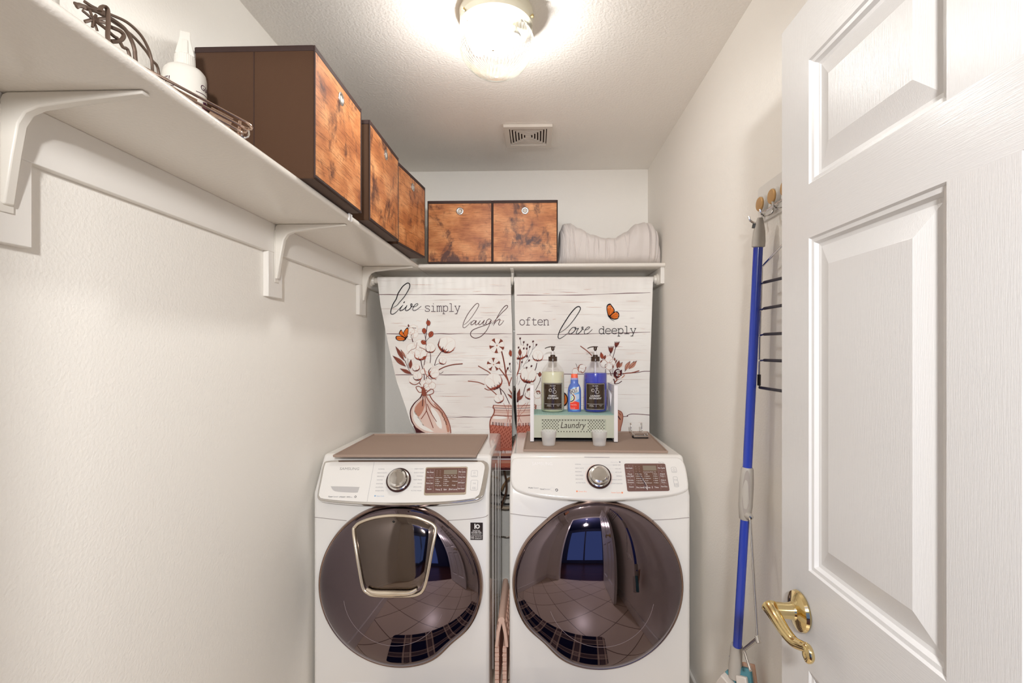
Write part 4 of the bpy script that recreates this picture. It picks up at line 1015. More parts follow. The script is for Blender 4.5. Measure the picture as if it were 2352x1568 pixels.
for x, y in ((1535, 545), (1560, 540), (1590, 545), (1615, 560), (1545, 515), (1575, 505), (1700, 635), (1715, 665), (1705, 700), (1665, 620)): PR.disc(*Dd((x, y))[0], .7, K['cotton'], 8, 6)
AR.butterfly([[(1284, 900), (1298, 902), (1304, 914), (1302, 927), (1294, 933), (1286, 924)]], [], [(1296, 905), (1298, 930)])
cuL = mbL.build('curtain', cur_mats, normals=False, ang=180); tag(cuL, 'left curtain panel printed live simply laugh above a bag vase of cotton stems', 'curtain', 'printed farmhouse curtains')
cuR = mbR.build('curtain', cur_mats, normals=False, ang=180); tag(cuR, 'right curtain panel printed with often love deeply, hanging behind the pump bottles', 'curtain', 'printed farmhouse curtains')

# ------------------------------------------------------------------ washer and dryer
m_mirror = M('bronze_tinted_door', raw=(.185, .147, .166), rough=.025, metal=1.0)
m_pane = M('smoked_pane', raw=(.16, .130, .118), rough=.05, metal=1.0)
m_rim = M('bronze_rim', (150, 128, 118), .18, 1.0)
m_champ = M('champagne_trim', (226, 214, 196), .2, .85)
m_grey = M('grey_print', (150, 150, 156), .5); m_lgrey = M('pale_grey_print', (190, 190, 196), .4)
m_ink = M('dark_print', (70, 70, 78), .5); m_wprint = M('white_print', (238, 236, 236), .5)
m_blue = M('blue_print', (110, 160, 205), .5); m_or = M('orange_print', (240, 150, 110), .5)
m_disp = M('brown_display', (112, 80, 74), .25, coat=.4); m_disp2 = M('brown_display_window', (104, 74, 62), .2, coat=.4); m_lcd = M('lcd_glass', (134, 122, 108), .2)
m_seam = M('panel_seam', (150, 142, 140), .6)
m_silver = M('silver_letters', (196, 196, 198), .25, .6)
m_recess = M('drawer_recess', (190, 188, 188), .5)
m_knobring = M('knob_ring_dark', (62, 34, 34), .2, .5)
P0 = Vector((0, 1.828, .8425)); EY = Vector((0, .097, .140)).normalized(); NN = Vector((0, -EY.z, EY.y))
FY = 1.862
def pl(px, py):
    p = atP(px, py, P0, NN); return (p.x, (p - P0).dot(EY))
def pfn(a, b, l): return P0 + Vector((a, 0, 0)) + EY * b + NN * (.0003 * l)
def pslab(a, b, t): return P0 + Vector((a, 0, 0)) + EY * b + NN * t
def ffn(x, z, l): return Vector((x, FY - .0003 * l, z))
def fr(px, py):
    p = at(px, py, FY); return (p.x, p.z)
PX = 1120 / 1.87
def machine(name, label, cat, x0, x1, zt, yb):
    t = thing(name, label, cat, ((x0 + x1) / 2, 2.16, 0))
    prof = [(yb, .02), (FY, .02), (FY, .853), (1.9536, zt), (yb, zt)]
    MB().prism(prof, lambda a, b, w: (w, a, b), x0, x1).build('cabinet', m_white, t, bevel=.013, seg=4)
    for x in (x0 + .05, x1 - .05):
        for y in (FY + .06, yb - .06): MB().lathe([(0, .001), (.022, .001), (.022, .012), (.012, .02), (0, .02)], (x, y, 0), 16).build('levelling_foot', m_black, t)
    return t
def dome_door(t, cpx, cpy, hand, r=.307, hgt=.088):
    RYD = FY - .010
    c = at(cpx, cpy, RYD)
    def R(th):
        dlt = (th - (0 if hand > 0 else PI) + PI) % (2 * PI) - PI
        up = dlt * hand > 0
        return r * (1 - (.022 if up else .050) * math.exp(-((abs(dlt) - .82) / .23) ** 2) + .020 * math.exp(-(dlt / .42) ** 2))
    def off(rho): return hgt * max(0, 1 - rho * rho) ** .62
    mb = MB(); NR, NT = 30, 128
    rows = [[(c.x, RYD - hgt, c.z)] * 1]
    vs = [(c.x, RYD - hgt, c.z)]; fs = []
    for i in range(1, NR + 1):
        rho = math.sin(PI / 2 * i / NR)
        for k in range(NT):
            th = 2 * PI * k / NT; re = r + (R(th) - r) * rho ** 9; vs.append((c.x + re * rho * math.cos(th), RYD - off(rho), c.z + re * rho * math.sin(th)))
    for k in range(NT):
        fs.append((0, 1 + k, 1 + (k + 1) % NT))
        for i in range(NR - 1):
            a = 1 + i * NT; fs.append((a + k, a + NT + k, a + NT + (k + 1) % NT, a + (k + 1) % NT))
    mb.add(vs, fs)
    d = mb.build('door', m_mirror, t, ang=180)
    d['label'] = 'round domed bronze tinted door'
    rim = MB(); loops = []
    for k, y in ((.985, RYD - .004), (1.002, RYD - .006), (1.016, RYD - .003), (1.026, FY - .001), (1.03, FY + .004), (.985, FY + .004)):
        loops.append([(c.x + R(2 * PI * i / NT) * k * math.cos(2 * PI * i / NT), y, c.z + R(2 * PI * i / NT) * k * math.sin(2 * PI * i / NT)) for i in range(NT)])
    rim.loft(loops, ring=True); rim.build('rim', m_rim, d)
    def on(px, py, ex=0.0):
        Y = RYD
        for _ in range(14):
            p = at(px, py, Y); rho = math.hypot(p.x - c.x, p.z - c.z) / r; Y = .5 * Y + .5 * (RYD - off(min(1, rho)) - ex)
        return at(px, py, Y)
    ir = MB()
    ring = []
    for k in range(49):
        th = math.radians(188 + 150 * k / 48 if hand > 0 else 200 + 150 * k / 48); q = .62; ring.append((c.x + r * q * math.cos(th), RYD - off(q) - .0002, c.z + r * q * math.sin(th)))
    ir.tube(ring, .0007, 6); ir.build('inner_ring', M('ring_grey', (150, 136, 140), .4), d)  # pale grey for the drum window ring behind the door glass
    return d, on, c
def knob(t, px, py):
    a, b = pl(px, py); o = pslab(a, b, 0)
    MB().lathe([(.042, 0), (.0475, 0), (.0475, .007), (.0455, .010), (.042, .010)], o, 56, axis=NN, cap=False).build('knob_collar', m_knobring, t)
    MB().lathe([(0, 0), (.0425, 0), (.0425, .0095), (.039, .0115), (.0375, .0115), (.0365, .026), (.033, .031), (.0265, .0325), (.0255, .0305), (0, .0312)], o, 56, axis=NN).build('knob', m_chrome, t, ang=30)
def button(mb, PP, x0, x1, y0, y1, l1, l2):
    a0, b1 = pl(x0, y0); a1, b0 = pl(x1, y1)
    rr = rrect(a0, a1, b0, b1, .004)
    for i in range(len(rr)): PP.stroke([rr[i], rr[(i + 1) % len(rr)]], .0009, 0, 2, smooth=0)
    cx = (a0 + a1) / 2
    return cx, b0, b1

# washer ------------------------------------------------------------
WX0, WX1, WZ = -.862, -.180, .984
wa = machine('washer', 'white front loading washing machine with a small extra window in its round door', 'washing machine', WX0, WX1, WZ, 2.475)
sd_ = MB()
for y in (2.02, 2.16, 2.30, 2.42): sd_.box(WX1 - .001, WX1 + .0018, y, y + .018, .08, .90)
sd_.build('side_rib', m_white, wa, bevel=.0015)
def outline(pts): return [pl(*p) for p in pts]
out = spline(outline([(742, 1064), (753, 1056.5), (800, 1055), (900, 1054.7), (1020, 1055), (1100, 1055.5), (1114, 1057.5), (1122, 1066), (1121, 1085), (1113, 1128), (1105, 1142), (1082, 1149.5), (1005, 1156.5), (900, 1158.5), (800, 1155), (740, 1149), (729, 1143), (728, 1132), (734, 1100)]), 4, True)
inn = spline(outline([(746, 1068), (755, 1061.5), (800, 1060.5), (900, 1060.3), (1020, 1060.2), (1095, 1060.4), (1107, 1062), (1113, 1070), (1111, 1088), (1103, 1127), (1096, 1139), (1075, 1145.5), (1003, 1152), (900, 1153.8), (805, 1150.5), (745, 1145), (734, 1139.5), (733, 1131), (739, 1102)]), 4, True)
cp = MB().prism([(p.x, p.y) for p in out], pslab, -.028, -.004).build('control_panel_frame', m_chrome, wa, bevel=.004, seg=3)
cp['label'] = 'chrome surround of the control panel'
pm = MB().prism([(p.x, p.y) for p in inn], pslab, -.02, 0)
pr = Print(pm, pfn)
a, b = pl(780, 1079); a2, _ = pl(824.6, 1079); pr.text('SAMSUNG', a, b, .0105, 5, 1, width=a2 - a, bold=.004)
for s, px, py in (('NORMAL', 884, 1078.3), ('HEAVY DUTY', 888.7, 1087), ('BEDDING', 882, 1095), ('WHITES', 878.5, 1103.2), ('SANITIZE', 879, 1111.8), ('ALLERGEN', 880, 1120), ('RINSE+SPIN', 881.5, 1128)):
    pr.text(s, *pl(px, py), .0044, 1, 1, 'R'); (a, b) = pl(px + 3, py - 1.2); pr.stroke([(a, b), (a + (.036 if s == 'NORMAL' else .012), b)], .0006, 2, 1, smooth=0)
for s, px, py in (('DEEP STEAM', 952, 1077.6), ('QUICK WASH', 950.5, 1086.2), ('TOWELS', 956.7, 1094.3), ('PERM PRESS', 949.7, 1102.6), ('WOOL', 958, 1111), ('DELICATES', 949.2, 1119.2), ('ACTIVE WEAR', 943.6, 1127.6)):
    pr.text(s, *pl(px, py), .0044, 1, 1, 'L'); (a, b) = pl(px - 3, py - 1.2); pr.stroke([(a, b), (a - .010, b)], .0006, 2, 1, smooth=0)
a, b = pl(861.5, 1138.5); pr.rect(a - .0025, a + .0025, b - .0025, b + .0025, 3, 1); pr.text('Steam Cycle', *pl(865, 1140), .004, 3, 1)
a, b = pl(754, 1141.5); pr.text('Super', a, b, .0052, 4, 1, bold=.015); pr.text('Speed', pl(765.5, 1141.5)[0], b, .0052, 1, 1)
pr.text('STEAM', pl(779, 1142.5)[0], pl(779, 1142.5)[1], .0052, 4, 1, bold=.015, shear=.15); pr.text('VRT', pl(795.5, 1142.5)[0], pl(795, 1142.5)[1], .0052, 4, 1, bold=.015); pr.text('plus', pl(802.5, 1142.5)[0], pl(795, 1142.5)[1], .0045, 1, 1, shear=.2)
a, b = pl(816.5, 1140.5); pr.ring(a, b, .0032, .0018, 4, 1, 20, 200); pr.ring(a, b, .0032, .0018, 4, 1, 215, 380)
pr.stroke([pl(859.5, 1060.8), pl(851.5, 1106), pl(843, 1152)], .0009, 1, 1, smooth=0)
pr.text('Smart Care', *pl(1058, 1071.5), .0034, 2, 1)
pm.build('control_panel', [m_white, m_grey, m_lgrey, m_blue, m_ink, m_silver], wa, normals=False, bevel=0)
hm_ = MB(); hp_ = [pl(*p) for p in ((760.5, 1117.5), (764, 1116.5), (822, 1118), (825.3, 1119.5), (822.5, 1128), (819, 1131), (790, 1130), (771, 1128), (764, 1124))]
Print(hm_, pfn).poly([tuple(p) for p in spline(hp_, 3, True)], 0, 2); hm_.build('drawer_handle', m_recess, wa, normals=False)
knob(wa, 916, 1102.7)
def display(t, quad, chrome, mats2, rows):
    q = [pl(*p) for p in quad]                          # TL TR BR BL
    def bil(u, v):                                       # u right, v down
        a = [q[0][i] + (q[1][i] - q[0][i]) * u for i in (0, 1)]; b = [q[3][i] + (q[2][i] - q[3][i]) * u for i in (0, 1)]
        return (a[0] + (b[0] - a[0]) * v, a[1] + (b[1] - a[1]) * v)
    def rr(u0, u1, v0, v1, r, n=4): return [bil(p[0], p[1]) for p in rrect(u0, u1, v0, v1, r, n)]
    if chrome:
        MB().prism(rr(-.022, 1.02, -.05, 1.085, .05), pslab, -.001, .0015).build('display_frame', m_champ, t, bevel=.0008)
    mb = MB().prism(rr(0, 1, 0, 1, .045), pslab, -.001, .0022)
    fn = lambda a, b, l: pslab(a, b, .0022 + .0002 * l)
    pr = Print(mb, fn); pr.poly(rr(.205, .79, .05, .79, .01), 1, 1); pr.poly(rr(.44, .765, .08, .265, .01), 2, 2)
    hh = abs(q[0][1] - q[3][1])
    for u in (.205, .80): pr.stroke([bil(u, .05), bil(u + .01 * 0, .95)], .0006, 4, 2, smooth=0)
    for v in (.27, .5, .73):
        for u0, u1 in ((.03, .19), (.82, .97)): pr.stroke([bil(u0, v), bil(u1, v)], .0006, 4, 2, smooth=0)
    for v, (l, r) in zip((.175, .39, .615, .85), rows['side']):
        for u, s in ((.105, l), (.89, r)):
            L = s.split('|')
            for i, w in enumerate(L): 
                a, b = bil(u, v + (.075 if i else 0)); pr.text(w, a, b - .002, .0052 if len(L) == 1 else .0044, 3, 3, 'C', width=min(.0046 * .62 * len(w) * 1.15, .0255), bold=.012)
            a, b = bil(u, v - .085); pr.disc(a, b, .0008, 3, 3, 8)
    for j, (u, col) in enumerate(zip((.25, .455, .665), rows['cols'])):
        for v, s in zip((.385, .465, .545, .625, .705), col):
            if not s: continue
            a, b = bil(u + .022, v); pr.text(s, a, b - .002, .0035, 3, 3, bold=.012); a, b = bil(u, v); pr.rect(a - .0006, a + .0006, b - .0016, b + .0016, 3, 3)
        a, b = bil((.315, .50, .70)[j], .875); pr.text(rows['foot'][j], a, b - .002, .0052, 3, 3, 'C', bold=.012)
    for u in (.405, .60):
        a, b = bil(u, .87); pr.rect(a - .0007, a + .0007, b - .004, b + .004, 3, 3)
    for u, s in zip((.47, .55, .64, .72), rows['mid']):
        a, b = bil(u, .315); pr.text(s, a, b - .0015, .0028, 3, 3, 'C', bold=.012)
    for u in (.27, .35):
        for v in (.12, .20, .29): a, b = bil(u, v); pr.ring(a, b, .0016, .0006, 4, 3, n=10)
    return mb, pr, bil
mb, pr, bil = display(wa, [(979.7, 1075.6), (1072.6, 1074.2), (1068.8, 1130.8), (975.9, 1132.6)], True, None, dict(
    side=[('Pre Wash', 'My Cycle'), ('Extra Rinse', 'Delay End'), ('Extra Spin', 'Self Clean+'), ('Steam', 'Super Speed')],
    cols=[('Extra Hot', 'Hot', 'Warm', 'Cold', 'Tap Cold'), ('Extra High', 'High', 'Medium', 'Low', 'No Spin'), ('Heavy', '', 'Normal', '', 'Light')], foot=('Temp', 'Spin', 'Soil Level'), mid=('Wash', 'Rinse', 'Spin', 'End')))
m_dl = M('display_lines', (168, 144, 142), .4)
mb.build('display', [m_disp, m_disp2, m_lcd, m_wprint, m_dl], wa, normals=False)
def buttons(t, p, s):
    for kind, (x0, x1, y0, y1) in (('power_button', p), ('start_button', s)):
        mb = MB(); a0, b1 = pl(x0, y0); a1, b0 = pl(x1, y1); rr = rrect(a0, a1, b0, b1, .004)
        sk = (pl((x0 + x1) / 2 + (x1 - x0) * 0, y0)[0] - 0)
        mb.prism(rr, pslab, -.001, .0012)
        pr = Print(mb, lambda a, b, l: pslab(a, b, .0012 + .0002 * l))
        for i in range(len(rr)): pr.stroke([rr[i], rr[(i + 1) % len(rr)]], .0009, 1, 1, smooth=0)
        cx = (a0 + a1) / 2
        if kind == 'power_button':
            cy = b0 + (b1 - b0) * .6; pr.ring(cx, cy, .0036, .0007, 1, 1, 125, 415); pr.rect(cx - .0004, cx + .0004, cy + .0012, cy + .0048, 1, 1); pr.text('POWER', cx, b0 + .003, .0026, 1, 1, 'C', bold=.01)
        else:
            cy = b0 + (b1 - b0) * .68; pr.stroke([(cx - .0045, cy + .003), (cx + .0002, cy), (cx - .0045, cy - .003), (cx - .0045, cy + .003)], .0007, 1, 1, smooth=0)
            for dx in (.002, .0042): pr.rect(cx + dx - .0004, cx + dx + .0004, cy - .003, cy + .003, 1, 1)
            pr.text('START', cx, b0 + .0095, .0032, 1, 1, 'C', bold=.01); pr.text('PAUSE', cx, b0 + .0045, .0032, 1, 1, 'C', bold=.01)
        mb.build(kind, [m_white, m_grey], t, normals=False)
buttons(wa, (1083, 1096.5, 1080.4, 1094.4), (1082, 1096.5, 1102.8, 1125.8))
for pts in (((721, 1187), (755, 1191), (796, 1195.5)), ((1028, 1195), (1080, 1191.5), (1112, 1187), (1121, 1182))):
    q = [Vector(ffn(*fr(*p), 0)) for p in pts]; MB().tube(spline(q, 5), .0011, 6).build('front_seam', m_seam, wa)
fc = MB(); a = fr(779, 1566); b = fr(866, 1600)
rr = rrect(a[0], b[0], b[1], a[1], .008)
fc.prism(rr, lambda x, z, t: (x, FY - t, z), -.002, .0015)
fc.build('filter_cover', m_white, wa, bevel=.001)
dw, onw, cw = dome_door(wa, 917, 1345, 1)
ol = [(812, 1219), (816, 1209), (828, 1199), (862, 1188), (905, 1183.5), (950, 1187), (985, 1199), (998, 1209), (1000, 1222), (992, 1264), (983, 1315), (973, 1352), (960, 1364), (940, 1368), (900, 1368), (860, 1366.5), (845, 1361), (834, 1349), (826, 1310), (818, 1262)]
olc = [tuple(p) for p in spline(ol, 4, True)]
MB().tube([onw(*p, .004) for p in olc], .0062, 10, closed=True, up=(0, 1, 0)).build('add_door_frame', m_champ, dw)
cxp, cyp = 906, 1268
vs = [onw(cxp, cyp, .005)]; n = len(olc)
pane = MB(); fs = []
vv = [onw(cxp, cyp, .006)]
for i in range(1, 9):
    k = i / 8 * .965
    vv += [onw(cxp + (p[0] - cxp) * k, cyp - 4 + (p[1] - cyp) * k * (.95 if p[1] > cyp else 1), .006 if i < 8 else .001) for p in olc]
for k in range(n):
    fs.append((0, 1 + k, 1 + (k + 1) % n))
    for i in range(7): a = 1 + i * n; fs.append((a + k, a + n + k, a + n + (k + 1) % n, a + (k + 1) % n))
pane.add(vv, fs).build('add_door_pane', m_pane, dw, ang=180)
hb_ = MB(); L = []
for p in ((842, 1352), (860, 1360.5), (900, 1362.5), (940, 1361.5), (958, 1353)): L.append(onw(*p, .010))
hb_.tube(spline(L, 5), [.006 + .005 * math.sin(PI * i / 20) for i in range(21)], 12); hb_.build('add_door_handle', m_champ, dw)
hb_ = MB(); c_ = onw(904, 1197, .008); hb_.lathe([(0, 0), (.004, 0), (.004, .002), (0, .003)], c_, 12, axis=(0, -1, 0)); hb_.build('add_door_latch', m_black, dw)
# warranty sticker
stk = MB(); x0, z1 = fr(1080.5, 1199.5); x1, z0 = fr(1109, 1239.5); stk.box(x0, x1, FY - .0010, FY - .0001, z0, z1)
pr = Print(stk, lambda x, z, l: Vector((x, FY - .0010 - .0002 * l, z))); cx = (x0 + x1) / 2; wd_ = x1 - x0; hh_ = z1 - z0
pr.ring(cx + .004, z1 - hh_ * .22, .0064, .0042, 1, 1, n=20); pr.rect(cx - .0085, cx - .0045, z1 - hh_ * .36, z1 - hh_ * .06, 1, 1)
pr.text('DIGITAL', cx, z1 - hh_ * .515, .0062, 1, 1, 'C', wd_ * .62, bold=.006); pr.text('INVERTER', cx, z1 - hh_ * .62, .0062, 1, 1, 'C', wd_ * .82, bold=.006); pr.text('TECHNOLOGY', cx, z1 - hh_ * .69, .003, 1, 1, 'C', wd_ * .8)
pr.rect(x0 + wd_ * .05, x1 - wd_ * .05, z1 - hh_ * .745, z1 - hh_ * .73, 1, 1); pr.text('10', x0 + wd_ * .06, z0 + hh_ * .06, .0105, 1, 1, 'L', wd_ * .22, bold=.03); pr.text('YEAR MOTOR', x0 + wd_ * .34, z0 + hh_ * .15, .0040, 1, 1, 'L', wd_ * .58, bold=.006); pr.text('WARRANTY', x0 + wd_ * .34, z0 + hh_ * .05, .0044, 1, 1, 'L', wd_ * .58, bold=.006)
stk.build('warranty_sticker', [M('sticker_black', (40, 30, 32), .3), m_wprint], wa, normals=False)['label'] = 'black warranty sticker with white lettering'

# dryer -------------------------------------------------------------
DRX0, DRX1, DRZ = -.103, .583, .988
dr = machine('dryer', 'white front loading clothes dryer with a large plain round door', 'dryer', DRX0, DRX1, DRZ, 2.475)
outd = spline(outline([(1176, 1057), (1183, 1050.5), (1215, 1049), (1370, 1048.5), (1530, 1048.5), (1557, 1049.5), (1568, 1056), (1575, 1070), (1580, 1095), (1582, 1115), (1577, 1126), (1545, 1136), (1470, 1144), (1390, 1148), (1310, 1146), (1240, 1139), (1197, 1129), (1179, 1118), (1173, 1100), (1173, 1072)]), 4, True)
MB().prism([(p.x, p.y) for p in outd], pslab, -.03, 0).build('control_panel', m_white, dr, bevel=.010, seg=4)
pm = MB(); pr = Print(pm, pfn)
a, b = pl(1222, 1068); a2, _ = pl(1268.6, 1068); pr.text('SAMSUNG', a, b, .0125, 0, 2, width=a2 - a, bold=.006)
for s, px, py in (('NORMAL', 1321, 1067), ('HEAVY DUTY', 1321, 1076), ('BEDDING', 1321.5, 1084), ('PERM PRESS', 1322, 1092.6), ('DELICATES', 1322, 1101), ('ACTIVE WEAR', 1322.5, 1109.5)):
    pr.text(s, *pl(px, py), .0040, 1, 1, 'L')
for s, px, py in (('QUICK DRY', 1426, 1068.8), ('TIME DRY', 1427, 1077.4), ('AIR FLUFF', 1428, 1085.4), ('REFRESH', 1429, 1094.2), ('WRINKLE AWAY', 1429, 1102.6), ('STEAM SANITIZE', 1430, 1111.4)):
    pr.text(s, *pl(px, py), .0040, 1, 1, 'R')
for (xa, ya), (xb, yb) in (((1337, 1066), (1361, 1066)), ((1344, 1074.8), (1352, 1074.8)), ((1339, 1083), (1347, 1083)), ((1386, 1067.5), (1408, 1067.5)), ((1399, 1076), (1410, 1076)), ((1404, 1084.2), (1411, 1084.2))): pr.stroke([pl(xa, ya), pl(xb, yb)], .0006, 2, 1, smooth=0)
a, b = pl(1325.2, 1128); pr.rect(a - .003, a + .003, b - .003, b + .003, 3, 1); pr.text('Sensor Dry', *pl(1329, 1129.5), .0046, 3, 1)
a, b = pl(1429, 1131); pr.rect(a - .003, a + .003, b - .003, b + .003, 3, 1); pr.text('Steam Cycles', *pl(1426, 1132.3), .0046, 3, 1, 'R')
a, b = pl(1423.5, 1060.8); pr.rect(a - .003, a + .003, b - .003, b + .003, 1, 1); pr.text('Manual Dry', *pl(1419.5, 1062.4), .0042, 2, 1, 'R')
a, b = pl(1213.8, 1121.5); pr.text('Multi', a, b, .0058, 4, 1, bold=.015); pr.text('Steam', pl(1225.2, 1121.5)[0], b, .0058, 1, 1); pr.text('Vent', pl(1240, 1124.5)[0], pl(1240, 1124.5)[1], .0058, 4, 1, bold=.015); pr.text('Sensor', pl(1250.2, 1124.5)[0], pl(1240, 1124.5)[1], .0058, 1, 1)
a, b = pl(1269, 1123.5); pr.frame(a - .006, a + .006, b - .006, b + .006, .0005, 2, 1); a, b = pl(1278.5, 1125); pr.ring(a, b, .0042, .0024, 4, 1, 20, 200); pr.ring(a, b, .0042, .0024, 4, 1, 215, 380)
pr.stroke([pl(1342, 1049.4), pl(1400, 1050)], .0018, 1, 3, smooth=0)
pr.text('*Smart Care', *pl(1512, 1062), .003, 4, 1)
for a0, a1 in ((105, 215), (-35, 15)): pr.ring(*pl(1375.5, 1094.8), .0505, .0008, 3, 1, a0, a1)
pm.build('control_panel_lettering', [m_wprint, m_grey, m_lgrey, m_or, m_ink], dr, normals=False)
knob(dr, 1375.5, 1094.8)
mb, pr, bil = display(dr, [(1433.4, 1064.6), (1527.5, 1064.6), (1538, 1127.3), (1441, 1128.4)], False, None, dict(
    side=[('Anti Static', 'My Cycle'), ('Mixed|Load Bell', 'Adjust|Time +'), ('Wrinkle|Prevent', 'Adjust|Time -'), ('Sound', 'Eco Dry')],
    cols=[('Very Dry', 'More Dry', 'Normal Dry', 'Less Dry', 'Damp Dry'), ('High', 'Medium', 'Med Low', 'Low', 'Extra Low'), ('60min', '50min', '40min', '30min', '20min')], foot=('Dry Level', 'Temp', 'Time'), mid=('Drying', 'Cooling', 'Wrinkle', 'End')))
pr.stroke([bil(.30, .30), bil(.36, .50), bil(.42, .66), bil(.44, .80), bil(.41, .95)], lambda t: .0035 * math.sin(PI * t) + .0008, 5, 4); pr.stroke([bil(.40, .58), bil(.46, .74), bil(.49, .88), bil(.47, .97)], .0011, 3, 5); pr.stroke([bil(.44, .86), bil(.47, .93)], .002, 3, 5, smooth=0)
mb.build('display', [m_disp, m_disp2, m_lcd, m_wprint, m_dl, M('display_scuff', (70, 56, 66), .4)], dr, normals=False)
buttons(dr, (1541, 1554.5, 1073, 1085), (1545.5, 1559, 1094.8, 1118))
for pts in (((1172, 1179), (1210, 1184), (1256, 1188)), ((1496, 1194), (1540, 1192), (1583, 1188))):
    q = [Vector(ffn(*fr(*p), 0)) for p in pts]; MB().tube(spline(q, 5), .0011, 6).build('front_seam', m_seam, dr)
dome_door(dr, 1374.5, 1344, -1, r=.313)

# silicone mats on top ------------------------------------------------
m_mat = M('taupe_silicone', (164, 143, 130), .75, spec=.25)
def mat_tray(label, quad, zt, group):
    q = [atZ(*p, zt + .0095) for p in quad]      # FL FR BR BL at the rim top
    c = sum(q, Vector()) / 4
    t = thing('silicone_mat', label, 'mat', (c.x, c.y, zt), group=group)
    def loop(ins, z):
        o = []
        for i in range(4):
            p, a, b = q[i], (q[(i + 1) % 4] - q[i]).normalized(), (q[i - 1] - q[i]).normalized()
            o.append(Vector((p.x, p.y, z)) + Vector((a.x, a.y, 0)) * ins + Vector((b.x, b.y, 0)) * ins)
        return o
    MB().loft([loop(0, zt + .0004), loop(-.0012, zt + .009), loop(.001, zt + .0104), loop(.0035, zt + .0100), loop(.006, zt + .0045), loop(.010, zt + .0036)]).build('tray', m_mat, t, bevel=.0008, ang=25)
    return t
mat_tray('taupe silicone mat with a raised rim on the washing machine, empty', [(765, 1044.5), (1093.5, 1045), (1121, 997), (858, 996)], WZ, 'taupe silicone mats')
mat_tray('taupe silicone mat with a raised rim on the dryer, under the laundry caddy', [(1202, 1032), (1534, 1035.5), (1488, 990.5), (1210, 990)], DRZ, 'taupe silicone mats')

# ------------------------------------------------------------------ things on the dryer
ZM = DRZ + .0037
cad = thing('laundry_caddy', 'white and sage laundry caddy with cut out lettering standing on the dryer', 'caddy', (.17, 2.28, ZM))
CX0, CX1, CYF, CYB = -.0275, .364, 2.190, 2.392
CZT = 1.247; SHZ = 1.114
m_cw = M('caddy_white', (236, 234, 236), .45); m_sage = M('caddy_sage', (196, 200, 182), .55); m_holes = M('caddy_hole_shadow', (62, 52, 46), .8)
for x in (CX0, CX1 - .0165):
    mb = MB()
    o = [(CYF, ZM + .003), (CYB, ZM + .003), (CYB, CZT), (CYF, CZT)]
    tri = [(CYF + .05, SHZ + .02), (CYB - .075, SHZ + .018), (CYF + .09, SHZ + .10)]
    tri = [(CYF + .045, CZT - .030), (CYB - .045, CZT - .030), ((CYF + CYB) / 2, SHZ + .025)]
    # side board with a triangular cut-out: outer quad split around the triangle
    for t_ in (0,):
        A, B_, C_, D_ = o; p, q_, r_ = tri
        polys = [[A, B_, r_], [B_, q_, r_], [B_, C_, q_], [C_, D_, p, q_], [D_, A, p], [A, r_, p]]
        for P in polys:
            mb.add([(x, y, z) for y, z in P], [tuple(range(len(P)))]); mb.add([(x + .0165, y, z) for y, z in P], [tuple(range(len(P)))[::-1]])
        for L in (o, tri):
            n = len(L)
            for i in range(n):
                (y0, z0), (y1, z1) = L[i], L[(i + 1) % n]
                mb.add([(x, y0, z0), (x, y1, z1), (x + .0165, y1, z1), (x + .0165, y0, z0)], [(0, 1, 2, 3)])
    bm_o = mb.build('side_panel', m_cw, cad, smooth=False)
    for y_ in (CYF + .002, CYB - .02): MB().box(x + .001, x + .0155, y_, y_ + .018, ZM + .0003, ZM + .003).build('foot_pad', m_black, cad)
bx = MB()
XA, XB = CX0 + .0165, CX1 - .0165
m_hole = 0
# front board with a framed window
wx0, wz1 = (at(1243.5, 963, CYF + .006).x, at(1243.5, 963, CYF + .006).z); wx1, wz0 = (at(1391.8, 993.6, CYF + .006).x, at(1391.8, 993.6, CYF + .006).z)
ZB = at(1300, 1005, CYF + .006).z
yf = CYF + .006
bx.box(XA, XB, yf, yf + .010, wz1, SHZ).box(XA, XB, yf, yf + .010, ZB, wz0).box(XA, wx0, yf, yf + .010, wz0, wz1).box(wx1, XB, yf, yf + .010, wz0, wz1)
bx.build('front_board', m_sage, cad, smooth=False)
gr = MB().box(wx0, wx1, yf + .0065, yf + .0085, wz0, wz1)
pr = Print(gr, lambda x, z, l: Vector((x, yf + .0065 - .0002 * l, z)))
st_ = (wx1 - wx0) / 22.6
for r in range(8):
    z = wz1 - .0035 - r * (wz1 - wz0 - .007) / 7
    for c in range(23):
        x = wx0 + .006 + c * st_ + (st_ / 2 if r % 2 else 0)
        if x > wx1 - .004: continue
        if 1 <= r <= 6 and wx0 + (wx1 - wx0) * .275 < x < wx0 + (wx1 - wx0) * .715: continue
        pr.poly([(x - .0030, z), (x, z - .0033), (x + .0030, z), (x, z + .0033)], 1, 1)
pr.text('Laundry', at(1288, 984, yf).x, at(1288, 983.2, yf).z, .028, 1, 1, 'L', width=at(1346, 984, yf).x - at(1288, 984, yf).x, shear=.22, bold=-.008)
gr.build('cutout_screen', [m_sage, m_holes], cad, normals=False)
tb = MB().box(XA, XB, yf + .010, CYB - .002, SHZ - .010, SHZ - .001)
tb.build('shelf', m_cw, cad, smooth=False)
